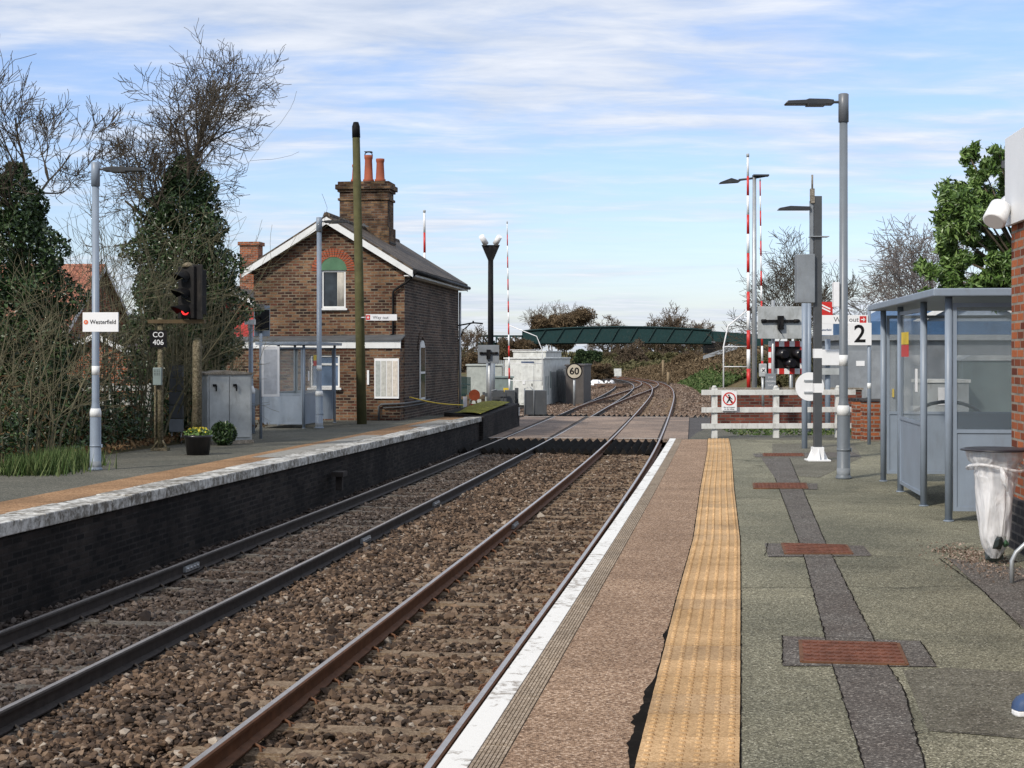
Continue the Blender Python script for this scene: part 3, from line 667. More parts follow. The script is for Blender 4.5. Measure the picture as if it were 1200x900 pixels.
# far platform
def dback(s):
    return 9.2 if s < sYr(36) else 13.5
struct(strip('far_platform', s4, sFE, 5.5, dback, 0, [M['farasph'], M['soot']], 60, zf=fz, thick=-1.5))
struct(strip('paving_strip', s4, sFE, 5.9, 6.62, 0, M['orange'], 60, zf=fz, zof=.006))
struct(strip('pale_paving', sY(25.83), sY(34.25), 5.9, 6.35, 0, M['palepave'], 8, zf=fz, zof=.011))
struct(strip('pale_paving', sY(39.14), sY(44.03), 5.9, 6.3, 0, M['palepave'], 8, zf=fz, zof=.011))
b = MB(); s = sY(1.96); 
while s < sFE-.2:
    L_ = .62+rng.uniform(-.05, .05); P = [TC(s+.006, 5.43), TC(s+L_-.006, 5.43), TC(s+L_-.006, 5.9), TC(s+.006, 5.9)]; z0 = fz(P[0][1]); z1 = fz(P[1][1]); j = rng.normal(0, .004)
    zz_ = [z0, z1, z1, z0]
    vs = [(p[0], p[1], z_-.13) for p, z_ in zip(P, zz_)]+[(p[0], p[1], z_+.012+j) for p, z_ in zip(P, zz_)]
    b.add(vs, [(0, 1, 2, 3), (4, 7, 6, 5), (0, 4, 5, 1), (1, 5, 6, 2), (2, 6, 7, 3), (3, 7, 4, 0)]); s += L_
struct(b.build('coping_stones', M['coping'], bev=.012))
# wall brackets & pipes on the sooty wall
b = MB(); s = sY(27.99); x, y = TC(s, 5.32); tb = b.box((0, 0, 0), (.22, .35, .09)); b.box((.0, 0, -.16), (.12, .1, .3)); tag(b.build('wall_bracket', M['raildark'], loc=(x, y, -.62), rz=head(s)), 'small rusty bracket box fixed on the sooty platform wall', 'bracket')
# end block of the far platform (upstand with mossy top)
o = thing('end_wall', 'sooty brick wall block with yellow mossy top ending the far platform', 'wall')
b = MB(); P = [TC(sFE-1.6, 5.38), TC(sY(55.58), 5.3), TC(sY(55.58), 6.6), TC(sFE-1.6, 6.6)]
vs = [(p[0], p[1], -1.45) for p in P]+[(P[0][0], P[0][1], fz(45)+.0), (P[1][0], P[1][1], -.17), (P[2][0], P[2][1], -.13), (P[3][0], P[3][1], fz(45)+.14)]
b.add(vs, [(0, 1, 2, 3), (4, 7, 6, 5), (0, 4, 5, 1), (1, 5, 6, 2), (2, 6, 7, 3), (3, 7, 4, 0)]); b.f = [f[::-1] for f in b.f]
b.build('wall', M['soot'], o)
b = MB(); vs = []
for i, s in enumerate(np.linspace(sFE-1.4, sY(54.4), 14)):
    t = i/13
    for d in np.linspace(5.5, 6.6, 8): x, y = TC(s, d); vs.append((x, y, (fz(45)+.02)*(1-t)+(-.15)*t+.06+.06*math.sin((d-5.45)*2.8)*rng.uniform(.6, 1.2)))
b.add(vs, [(i*8+j, i*8+j+1, (i+1)*8+j+1, (i+1)*8+j) for i in range(13) for j in range(7)], smooth=True); b.f = [f[::-1] for f in b.f]; b.build('moss', M['moss'], o)
x, y = TC(sY(55.19), 5.27); b = MB(); b.box((0, 0, 0), (.03, .1, .3), .0); b.build('marker_plate', M['white'], o, loc=(x, y, -.45), rz=head(sFE))

# verge behind the far platform
b = MB(); vs = []; nn = 40
for i, s in enumerate(np.linspace(s4, sY(117.42), nn+1)):
    for j, d in enumerate((dback(s)-.02 if s < sFE else 13, 10.5 if s < sYr(36) else 14.2, 15, 24, 40)):
        x, y = TC(s, d); vs.append((x, y, -.2 if j == 0 else -.14+.05*rng.normal()))
for i in range(nn+1): vs[i*5] = (vs[i*5][0], vs[i*5][1], fz(vs[i*5][1])-.03 if i else -.2)
b.add(vs, [(i*5+j, (i+1)*5+j, (i+1)*5+j+1, i*5+j+1) for i in range(nn) for j in range(4)])
struct(b.build('verge', M['soil']))

# road over the crossing
u0 = Vector((*U(sY(54.8)), 0)); v0 = Vector((-u0.y, u0.x, 0)); oc = Vector((*TC(SG1, 0), 0))
def RP(a, b_, z=0): p = oc+u0*a+v0*b_; return (p.x, p.y, z)   # a across the road, b_ to the left along it
W_ = 17.1
b = MB(); b.add([RP(0, -60, RZ-.03), RP(W_, -60, RZ-.03), RP(W_, 60, RZ-.03), RP(0, 60, RZ-.03)], [(0, 1, 2, 3)]); struct(b.build('road', M['road']))
gaps = [(-.86, -.09), (.09, GA-.09), (GA+.08, GA+1.8), (GA+2.0, GA*2+1.75), (GA*2+1.98, 5.35+.7)]
b = MB()
for g0, g1 in gaps:
    a = 0
    while a < W_-.1:
        b.prism([RP(a+.01, g0)[:2], RP(min(a+1.9, W_)-.01, g0)[:2], RP(min(a+1.9, W_)-.01, g1)[:2], RP(a+.01, g1)[:2]], RZ-.1, RZ+.004); a += 1.9
struct(b.build('crossing_panels', M['footway']))
b = MB()
for bb0 in np.arange(-12, 24, 2.4):
    for aa in (.12, W_-.3):
        b.add([RP(aa, bb0, RZ+.006), RP(aa+.12, bb0, RZ+.006), RP(aa+.12, bb0+1.3, RZ+.006), RP(aa, bb0+1.3, RZ+.006)], [(0, 1, 2, 3)])
for bb0 in np.arange(8.5, 30, 3): b.add([RP(4.3, bb0, RZ-.024), RP(4.42, bb0, RZ-.024), RP(4.42, bb0+1.6, RZ-.024), RP(4.3, bb0+1.6, RZ-.024)], [(0, 1, 2, 3)])
struct(b.build('road_markings', M['whiteline']))
# cattle guards: rows of black wedge ridges between the rails, either side of the road
def guard(a0, a1, label):
    o = thing('trespass_guard', label, 'trespass guard', group='black ridged trespass guards')
    for g0, g1 in gaps+[(-2.6, -.95) if a0 > 8 else (5.4, 5.42)]:
        if g1-g0 < .1: continue
        b = MB(); q = g0
        while q < g1-.1:
            w2 = .115
            P = [RP(a0, q, RZ-.14), RP(a0, q+w2*2, RZ-.14), RP(a0, q+w2, RZ+.015)]
            b.slab(P, (0, 0, 0), tuple(u0*(a1-a0))); q += w2*2
        b.build('ridge_panel', M['rubber'], o)
guard(-5.2, -.05, 'black ridged guard strips between the rails on the near side of the level crossing')
guard(W_+.05, W_+2.4, 'black ridged guard strips between the rails on the far side of the level crossing')

# right embankment beyond the crossing
def bank(name, s0, s1, prof, m, n=50, seed=0):
    r = np.random.default_rng(seed); b = MB(); vs = []; k = len(prof(s0))
    for s in np.linspace(s0, s1, n+1):
        for j, (d, z) in enumerate(prof(s)): x, y = TC(s, d); vs.append((x, y, z+(r.normal(0, .12) if 0 < j else 0)))
    b.add(vs, [(i*k+j, (i+1)*k+j, (i+1)*k+j+1, i*k+j+1) for i in range(n) for j in range(k-1)], smooth=True); return struct(b.build(name, m))
def bsc(s): return np.interp(s, [sYr(84), sYr(106), sYr(165), sYr(210)], [0, 1, 1, .3])
bank('embankment', sYr(84), sEnd, lambda s: (lambda t, h: [(-1.9-3*(1-t), -1.35), (-3.6-3*(1-t), -1.35+.8*h), (-6.2-2*(1-t), -1.35+2.3*h), (-9-1*(1-t), -1.35+3.1*h), (-13, -1.35+3.4*h), (-60, -1.35+3.4*h)])(min(1, (s-sYr(84))/22), float(bsc(s))), M['bank'], seed=1)
bank('embankment', sY(136.99), sEnd, lambda s: [(8.1, -1.35), (9.5, -1.1), (12, -.6), (16, -.4), (60, -.4)], M['bank'], seed=2)

# ================================================================ BUILDINGS
HS = sY(45.01)
HR = head(HS)
hy = Vector((*U(HS), 0)); hx = Vector((hy.y, -hy.x, 0))
house = thing('brick_house', 'brown brick crossing cottage with white barge boards and tall chimney beside the far platform', 'house', (-3.15, 23*K, -1.4), HR)
G = 1.4                                         # local z of world 0
HWd, HL = 4.55, 10.06
ze, zr = 4.04+G, 5.63+G
sl = (zr-ze)/(HWd/2+.3)
zw = ze+sl*.3-.12                                # wall head at the eaves
def wall_holes(b, x0, x1, z0, z1, holes, y, ny=-1, m=0, rev=.12):
    """front wall panel in the xz plane at y with rectangular holes and reveals"""
    xs = sorted({x0, x1, *[h[0] for h in holes], *[h[1] for h in holes]}); zs = sorted({z0, z1, *[h[2] for h in holes], *[h[3] for h in holes]})
    for i in range(len(xs)-1):
        for j in range(len(zs)-1):
            cx_, cz = (xs[i]+xs[i+1])/2, (zs[j]+zs[j+1])/2
            if any(h[0] < cx_ < h[1] and h[2] < cz < h[3] for h in holes): continue
            b.add([(xs[i], y, zs[j]), (xs[i+1], y, zs[j]), (xs[i+1], y, zs[j+1]), (xs[i], y, zs[j+1])], [(0, 1, 2, 3)], m)
    for h in holes:
        q = [(h[0], y, h[2]), (h[1], y, h[2]), (h[1], y, h[3]), (h[0], y, h[3])]; r_ = [(p[0], y+rev, p[2]) for p in q]
        b.add(q+r_, [(0, 4, 5, 1), (1, 5, 6, 2), (2, 6, 7, 3), (3, 7, 4, 0)], m)
b = MB()
wx0, wx1, wz0, wz1 = -2.49, -1.76, 2.98+G, 4.10+G
wall_holes(b, -HWd, 0, 0, zw, [(wx0, wx1, wz0, wz1)], 0)
zt = zr-.12
def gz(x): return zw+(zt-zw)*(1-abs(x+HWd/2)/(HWd/2))
b.add([(-HWd, 0, zw), (0, 0, zw), (-HWd/2, 0, zt)], [(0, 1, 2)])
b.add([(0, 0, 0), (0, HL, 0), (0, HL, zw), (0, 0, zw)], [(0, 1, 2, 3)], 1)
b.add([(-HWd, 0, 0), (-HWd, HL, 0), (-HWd, HL, zw), (-HWd, 0, zw)], [(3, 2, 1, 0)], 0)
b.add([(-HWd, HL, 0), (0, HL, 0), (0, HL, zw), (-HWd/2, HL, zt), (-HWd, HL, zw)], [(4, 3, 2, 1, 0)], 0)
# the window opening above cut through wall starts below zw only; close the strip above
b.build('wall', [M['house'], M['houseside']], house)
def windowf(parent, x0, x1, z0, z1, y, glass, name='window', fr=.055, trans=None, mull=None, sill=True, curtain=False, axis='x'):
    w_ = MB(); d = .05
    w_.span(x0, x1, y-d/2, y+d/2, z1-fr, z1); w_.span(x0, x1, y-d/2, y+d/2, z0, z0+fr); w_.span(x0, x0+fr, y-d/2, y+d/2, z0+fr, z1-fr); w_.span(x1-fr, x1, y-d/2, y+d/2, z0+fr, z1-fr)
    if trans: w_.span(x0+fr, x1-fr, y-d/2, y+d/2, trans-.03, trans+.03)
    if mull: w_.span(mull-.03, mull+.03, y-d/2, y+d/2, z0+fr, (trans-.03 if trans else z1-fr))
    f = w_.build(name, M['white'], parent)
    MB().span(x0+.02, x1-.02, y+.005, y+.012, z0+.02, z1-.02).build('pane', M[glass], f)
    if sill: MB().span(x0-.06, x1+.06, y-.16, y+.02, z0-.06, z0-.003).build('sill', M['white'], f)
    if curtain:
        c = MB(); 
        for k in range(5): c.cyl((x1-fr-.03-k*.04, y+.0, z0+fr+.01), .022, z1-z0-2*fr-.02, 8)
        c.build('curtain', M['curtain'], f)
    return f
windowf(house, wx0, wx1, wz0, wz1, .06, 'dglass', curtain=True)
# arch over the upper window
b = MB(); cxm = (wx0+wx1)/2; n = 21
for i in range(n):
    a0, a1 = math.pi*i/n+.012, math.pi*(i+1)/n-.012; r0, r1 = .41, .66
    P = [(cxm+math.cos(a)*r, -.03, wz1-.02+math.sin(a)*r) for r, a in ((r0, a0), (r1, a0), (r1, a1), (r0, a1))]
    b.slab(P, (0, 0, 0), (0, .06, 0))
b.build('window_arch', M['arch'], house)
b = MB(); P = [(cxm+math.cos(math.pi*i/16)*.405, -.018, wz1+math.sin(math.pi*i/16)*.43) for i in range(17)]; b.slab(P, (0, 0, 0), (0, .03, 0)); b.build('arch_infill', M['green'], house)
# roof
for sg in (1, -1):
    b = MB(); xe = .3 if sg > 0 else -HWd-.3; xr = -HWd/2
    y0, y1 = -.25, HL+.25; t = .09
    P = [(xe, y0, ze), (xr, y0, zr), (xr, y1, zr), (xe, y1, ze)]
    b.slab(P, (0, 0, 0), (0, 0, t)); b.build('roof', M['roof'], house)
b = MB()
for k in range(24): b.tube([(-HWd/2, -.25+k*.44, zr+.06), (-HWd/2, -.25+(k+1)*.44-.02, zr+.06)], .11, 8)
b.build('ridge_tiles', M['roof'], house)
for sg in (1, -1):
    for yy in (-.27, HL+.27):
        xe = .3 if sg > 0 else -HWd-.3; xr = -HWd/2; b = MB()
        P = [(xe, yy-.02, ze-.17), (xe, yy-.02, ze+.02), (xr, yy-.02, zr+.02), (xr, yy-.02, zr-.19)]
        b.slab(P, (0, 0, 0), (0, .045, 0)); b.build('barge_board', M['white'], house)
b = MB(); b.span(.02, .30, -.2, HL+.2, ze-.14, ze-.11); b.span(.28, .30, -.24, HL+.24, ze-.14, ze-.02); b.build('fascia', M['white'], house)
b = MB(); b.tube([(.35, -.25, ze-.02), (.35, HL+.3, ze-.04)], .06, 8); b.tube([(.35, -.1, ze-.06), (.1, -.09, ze-.3), (-.3, -.08, ze-.55), (-.33, -.07, ze-.62), (-.33, -.06, 2.22+G), (-.45, -.06, 2.15+G), (-1.2, -.1, 2.08+G)], .035, 8); b.build('gutter', M['black'], house)
# chimney
ch = MB(); cx0, cy0 = -HWd/2, 5.2; hw, hd = .80, .48
zc = 7.25+G
ch.span(cx0-hw, cx0+hw, cy0-hd, cy0+hd, zr-.9, zc-.62); ch.span(cx0-hw-.06, cx0+hw+.06, cy0-hd-.06, cy0+hd+.06, zr-1.0, zr+.12)
ch.span(cx0-hw-.05, cx0+hw+.05, cy0-hd-.05, cy0+hd+.05, zc-.62, zc-.54); ch.span(cx0-hw, cx0+hw, cy0-hd, cy0+hd, zc-.54, zc-.34)
ch.span(cx0-hw-.06, cx0+hw+.06, cy0-hd-.06, cy0+hd+.06, zc-.34, zc-.26); ch.span(cx0-hw-.12, cx0+hw+.12, cy0-hd-.12, cy0+hd+.12, zc-.26, zc-.1); ch.span(cx0-hw-.05, cx0+hw+.05, cy0-hd-.05, cy0+hd+.05, zc-.1, zc)
cho = ch.build('chimney', M['chim'], house, bev=.012)
for q, h_, r_ in ((-.36, .6, .14), (.06, .9, .15), (.45, .78, .15)):
    p = MB(); p.lathe([(r_+.03, 0), (r_+.035, .1), (r_, .12), (r_*.82, h_*.8), (r_*.86, h_*.86), (r_*.95, h_*.9), (r_*.95, h_), (r_*.7, h_), (r_*.65, h_-.1)], 14, c=(cx0+q, cy0, zc+.005)); p.build('chimney_pot', M['terra'], cho)
p = MB(); p.tube([(cx0-.07, cy0, zc+.88), (cx0-.05, cy0, zc+.98), (cx0+.06, cy0, zc+1.03), (cx0+.17, cy0, zc+.98), (cx0+.19, cy0, zc+.88)], .02, 6); p.box((cx0+.06, cy0, zc+1.02), (.24, .24, .02)); p.build('chimney_cowl', M['darkgrey'], cho)
p = MB()
for k in range(5): p.box((cx0+hw-.02+k*.001, cy0-hd+.1+k*.2, zr-.38), (.16, .16, .16), ry=.6)
p.box((cx0+.35, cy0-hd-.03, zr-.12), (1.0, .04, .25), ry=.58)
p.build('flashing', M['lead'], house)
# lean-to along the front
lx0, ly = -5.3, -.6; lz = 1.80+G
b = MB(); g0 = (-2.68, -1.80, .65+G, 1.60+G)
wall_holes(b, lx0, -.02, 0, lz, [g0], ly); b.add([(-.02, ly, 0), (-.02, -.003, 0), (-.02, -.003, lz), (-.02, ly, lz)], [(0, 1, 2, 3)]); b.add([(lx0, ly, 0), (lx0, .6, 0), (lx0, .6, lz), (lx0, ly, lz)], [(3, 2, 1, 0)])
b.build('lean_to_wall', M['house'], house)
windowf(house, *g0, ly+.06, 'blueglass', trans=1.33+G)
MB().span(lx0-.05, .01, ly-.05, ly+.002, lz-.002, lz+.21).build('lean_to_fascia', M['white'], house)
b = MB(); b.slab([(lx0-.1, ly-.1, lz+.21), (.03, ly-.1, lz+.21), (.03, -.004, lz+.36), (lx0-.1, -.004, lz+.30)], (0, 0, 0), (0, 0, .04)); b.build('lean_to_roof', M['lead'], house)
# slim arched side window
b = MB(); 
q0, q1, s0_, s1_ = 2.3, 3.15, .22+G, 1.75+G
P = [(.015, q0, s0_), (.015, q1, s0_)]+[(.015, (q0+q1)/2+math.cos(math.pi*i/8)*(q1-q0)/2, s1_+math.sin(math.pi*i/8)*.3) for i in range(9)]
b.slab(P, (0, 0, 0), (.035, 0, 0)); f = b.build('side_window', M['white'], house)
b = MB(); 
for z0_, z1_ in ((s0_+.07, s0_+.8), (s0_+.87, s1_+.08)): b.span(.052, .058, q0+.07, q1-.07, z0_, z1_)
b.build('pane', M['dglass'], f)
b = MB(); n = 9
for i in range(n):
    a0, a1 = math.pi*i/n+.02, math.pi*(i+1)/n-.02; c_ = (q0+q1)/2
    P = [(.012, c_+math.cos(a)*r*1., s1_+math.sin(a)*r*.9) for r, a in ((.45, a0), (.68, a0), (.68, a1), (.45, a1))]; b.slab(P, (0, 0, 0), (.02, 0, 0))
b.build('side_window_arch', M['houseside'], house)
MB().cyl((.07, HL-.08, .3), .045, ze-.5, 8).build('downpipe', M['galv'], house)
b = MB(); b.tube([(.0, HL-.1, 2.65+G), (.55, HL-.1, 2.75+G), (.9, HL-.1, 2.72+G)], .03, 6); b.tube([(.03, HL-.1, 2.1+G), (.2, HL-.1, 2.5+G), (.45, HL-.1, 2.72+G)], .02, 6); b.tube([(.55, HL-.1, 2.72+G), (.55, HL-.1, 2.82+G)], .03, 6); b.build('wire_bracket', M['black'], house)
def hl(x, y, z): return house.matrix_basis @ Vector((x, y, z+G)) if False else Vector((-3.15, 23*K, 0))+hx*x+hy*y+Vector((0, 0, z))
# timetable board on the lean-to
o = thing('timetable_board', 'white framed timetable case with four posters on the cottage lean-to wall', 'notice board', hl(-.40, ly-.03, .92), HR)
b = MB(); b.box((0, 0, 0), (.72, .05, 1.16)); b.build('board', M['cleanwhite'], o, bev=.005)
for k in range(4):
    b = MB(); b.box((-.255+k*.17, -.03, 0), (.14, .008, 1.02)); pp = b.build('poster', paint('printed_poster_%s' % 'abcd'[k], (.42+.08*k, .45+.05*k, .43+.03*k), .4, var=.25, scale=14), o)
tag(MB().box((0, 0, 0), (.06, .03, .42)).build('wall_plate', M['cleanwhite'], loc=hl(-.95, ly-.03, .95), rz=HR), 'small white plate left of the timetable case on the lean-to', 'sign')
# handrail pipes low on the side wall and yellow barrier line
o = thing('wall_pipe', 'low rusty pipe run on brackets along the base of the cottage corner', 'pipe', hl(0, 0, 0), HR)
b = MB(); b.tube([(-.62, -.68, -.28), (-.62, -.68, .12), (-.55, -.68, .17), (.1, -.68, .2), (.14, -.6, .2), (.14, 3.4, .2)], .03, 8); b.tube([(-.5, -.66, .07), (.08, -.66, .1), (.1, -.6, .1), (.1, 3.1, .1)], .02, 8); b.build('pipe', M['lead'], o)
a = hl(.12, .2, .36); e = Vector((*TC(sFE-.3, 6.2), .02))
o = thing('barrier_chain', 'sagging yellow barrier line from the cottage wall to the platform end', 'barrier line', a)
b = MB(); b.tube([(a.lerp(e, t)-a)+Vector((0, 0, -.06*math.sin(t*math.pi))) for t in np.linspace(0, 1, 14)], .018, 6); b.build('chain', M['yellow'], o)

def sign_board(name, label, cat, c, wd, ht, m, rz=0, th=.03, group=None):
    o = thing(name, label, cat, c, rz, group); MB().box((0, 0, 0), (wd, th, ht)).build('panel', m, o, bev=.003); return o
def bring(name, label, loc, w_, d, h, mat_, roofm, rh=1.0, rz=0, over=.25, wins=(), chim=None):
    """simple gabled building, ridge along local y"""
    o = thing(name, label, 'building', loc, rz); b = MB()
    b.span(-w_/2, w_/2, 0, d, 0, h); b.slab([(-w_/2, 0, h), (w_/2, 0, h), (0, 0, h+rh-.05)], (0, 0, 0), (0, d, 0)); b.build('wall', mat_, o)
    for sg in (1, -1):
        xe = sg*(w_/2+over); zz2 = h-rh/(w_/2)*over; b = MB(); b.slab([(xe, -over, zz2), (0, -over, h+rh), (0, d+over, h+rh), (xe, d+over, zz2)], (0, 0, 0), (0, 0, .1)); b.build('roof', roofm, o)
        b = MB(); b.slab([(xe, -over-.03, zz2-.16), (0, -over-.03, h+rh-.16), (0, -over-.03, h+rh+.02), (xe, -over-.03, zz2+.02)], (0, 0, 0), (0, .04, 0)); b.build('barge_board', M['white'], o)
    for x0, x1, z0, z1 in wins: windowf(o, x0, x1, z0, z1, -.03, 'dglass')
    if chim:
        b = MB(); b.span(chim[0]-.4, chim[0]+.4, chim[1]-.35, chim[1]+.35, h+.2, chim[2]); b.span(chim[0]-.47, chim[0]+.47, chim[1]-.42, chim[1]+.42, chim[2]-.15, chim[2]); co = b.build('chimney', M['redbrick'], o)
    return o
# neighbours behind the trees
p = at(100, 416, 58.71); bring('brick_bungalow', 'orange-tiled brick house half hidden behind the bare shrubs', (p.x, 31*K, -.4), 12, 7, 2.5, M['redbrick'], M['redroof'], 3.0, rz=R(90), wins=())
p = at(105, 416, 50.88); o = bring('brick_annexe', 'low orange brick building with white barge boards behind the platform nameboard', (p.x+.3, 26*K, -.4), 3.6, 5, 1.9, M['redbrick'], M['roof'], .8, rz=R(-12))
p = at(262, 416, 64.58); bring('neighbour_house', 'dark-roofed red brick house with a chimney, rising behind the ivy-clad tree', (p.x, 33*K, -.5), 6.2, 6, 3.6, M['darkred'], M['roof'], 1.4, rz=HR, chim=(.9, 1.0, 6.9))
p = at(280, 416, 54.8); bring('red_outbuilding', 'small red painted outbuilding left of the cottage', (p.x-.1, 28*K, -.4), 2.3, 4, 3.6, paint('red_render', (.27, .06, .04), .8), M['roof'], .7, rz=HR, over=.15)
o = thing('entrance_canopy', 'bright red sloping canopy roof with grey gutter left of the cottage', 'canopy', (*at(277, 416, 49.9)[:2], 0), HR)
b = MB(); b.slab([(-.9, -.6, 1.95), (.75, -.6, 1.95), (.75, .6, 2.75), (-.9, .6, 2.75)], (0, 0, 0), (0, 0, .06)); b.build('roof', M['redpaint'], o); MB().span(-.95, .8, -.66, -.6, 1.83, 1.97).build('gutter', M['lead'], o)
for xx in (-.85, .7): MB().cyl((xx, -.5, -.4), .04, 2.3, 8).build('post', M['greyblue'], o)
MB().span(-.9, .75, .55, .65, -.4, 2.6).build('back_wall', M['darkred'], o)

# ================================================================ PLATFORM FURNITURE
def lamp(label, base, h=4.95, side=-1, rz=0, headl=.62, group='platform lamp posts', k=1.0, pm=None, band=True, dark=False):
    o = thing('lamp_post', label, 'lamp post', base, rz, group); pm = pm or M['greyblue']
    b = MB(); b.lathe([(.1*k, 0), (.105*k, .02), (.085*k, .05), (.083*k, .82), (.083*k, .9), (.06*k, .99), (.056*k, 1.05), (.052*k, h-.36)], 20); b.build('pole', pm, o)
    b = MB(); b.lathe([(.066*k, h-.36), (.066*k, h), (.05*k, h+.01)], 20); b.build('top_sleeve', pm if not dark else M['greypole'], o)
    b = MB(); b.lathe([(.0865*k, .82), (.0865*k, .90), (.062*k, .975)], 20); b.build('collar', M['white'], o)
    if band:
        b = MB(); b.cyl((0, 0, 1.46), .0575*k, .14, 20, r2=.0575*k); b.build('white_band', M['white'], o)
    b = MB(); b.cyl((0, 0, .36), .088*k, .03, 20); b.box((.09*k, 0, .375), (.03, .05, .05)); b.build('band_clamp', pm, o)
    b = MB(); b.cyl((0, 0, 0), .0865*k, .14, 20); b.build('foot', M['midgrey'], o)
    b = MB(); b.tube([(0, 0, h-.1), (side*.12, 0, h-.1), (side*.2, 0, h-.1)], .018, 8); b.build('arm', M['darkgrey'], o)
    b = MB(); x0 = side*.14
    P = [(0, .0), (.0, .055), (.08, .065), (.32, .07), (.36, .055), (headl-.03, .045), (headl, .01), (headl-.02, 0)]
    b.slab([(x0+side*q[0], -.09, h-.135+q[1]) for q in P], (0, 0, 0), (0, .18, 0)); b.span(min(x0+side*.1, x0+side*.34), max(x0+side*.1, x0+side*.34), -.1, .1, h-.15, h-.135)
    b.build('lamp_head', M['lampgrey'], o, bev=.006)
    return o
def nameboard(o, z, wd=.56, ht=.30, y=-.11):
    pass
lA = lamp('grey lamp post at the left carrying the station nameboard', fp(112, 551), 4.72, 1)
lC = lamp('grey lamp post standing in front of the cottage, beside its upstairs window', fp(374, 502), 5.35, 1, k=1.15)
lB = lamp('tall grey lamp post nearest the camera on the right platform, left of the glass shelter', gp(988.5, 561), 4.97, -1, pm=M['nearpole'], dark=True)
MB().box((-.10, 0, 2.38), (.07, .12, .32)).build('notice_box', M['cleanwhite'], lB, bev=.004)
nb = sign_board('station_nameboard', 'white Westerfield nameboard fixed on the left lamp post', 'sign', at(118, 377.5, 23.01), .55, .29, M['cleanwhite'], R(-6))
text('Westerfield', .092, M['black'], nb, (.042, -.018, .0), bold=.0005, sx=.92)
b = MB(); b.cyl((-.222, -.02, 0), .034, .006, 16, axis='y'); b.build('emblem', M['orangeboard'], nb); text('e', .055, M['cleanwhite'], nb, (-.222, -.024, .005), name='emblem_letter')
MB().box((-.07, .06, .0), (.06, .1, .2)).build('bracket', M['galv'], nb)

# right grey column with white foot, lamp and cabinet box
c0 = gp(958, 540); Yc = c0.y
o = thing('signal_column', 'dark grey square column with white foot, a lamp arm and a box near its top', 'column', c0)
hz_ = 1.6+(HY-230)/F*Yc
MB().box((0, 0, hz_/2+.1), (.115, .115, hz_-.2)).build('column', M['darkgrey'], o, bev=.006)
b = MB(); b.box((0, 0, .012), (.34, .34, .024)); b.box((0, 0, .11), (.17, .17, .2))
for a in range(4): 
    c_, s_ = math.cos(a*math.pi/2), math.sin(a*math.pi/2); b.slab([(c_*.08+s_*.01, s_*.08-c_*.01, .02), (c_*.16+s_*.01, s_*.16-c_*.01, .02), (c_*.08+s_*.01, s_*.08-c_*.01, .2)], (0, 0, 0), (-s_*.02, c_*.02, 0))
b.build('foot', M['cleanwhite'], o, bev=.004)
for z0_ in (EYE-(450-HY)/F*Yc-.13, EYE+(HY-418)/F*Yc-.02): MB().span(-.0605, .0605, -.0605, .0605, z0_, z0_+.14).build('white_band', M['cleanwhite'], o)
zb = EYE+(HY-355)/F*Yc; MB().span(-.33, -.06, -.12, .1, zb, zb+.73).build('box', M['midgrey'], o, bev=.008)
z2 = EYE+(HY-278)/F*Yc; MB().span(-.12, .16, -.1, .1, z2, z2+.012).build('bracket_plate', M['galv'], o)
MB().span(-.115, -.07, -.04, .04, z2-.5, z2+.55).build('conduit', M['midgrey'], o)
b = MB(); b.box((-.085, -.03, z2+.62), (.06, .08, .22)); b.cyl((-.085, -.03, z2+.72), .015, .22, 8); b.build('junction_box', M['conc'], o)
hz2 = EYE+(HY-244)/F*Yc
b = MB(); b.tube([(-.06, 0, hz2), (-.16, 0, hz2)], .015, 6); P = [(0, 0), (0, .05), (.3, .06), (.46, .03), (.48, 0)]; b.slab([(-.12-q[0], -.08, hz2-.03+q[1]) for q in P], (0, 0, 0), (0, .16, 0)); b.build('lamp_head', M['lampgrey'], o)
# round disc back on it
o = thing('round_sign', 'plain pale disc sign seen from behind, beyond the grey column', 'sign', at(949, 453, 26.22)+Vector((0, 0, 0)))
b = MB(); b.cyl((0, 0, 0), .245, .015, 28, axis='y'); b.build('disc', M['cleanwhite'], o)
b = MB(); b.cyl((-.08, .05, -EYE+.55-.4), .05, 3.3, 14); b.build('pole', M['greyblue'], o)
for zz3 in (-.1, .1): 
    b = MB(); b.box((0, -.012, zz3), (.2, .02, .03)); b.build('clip', M['galv'], o)

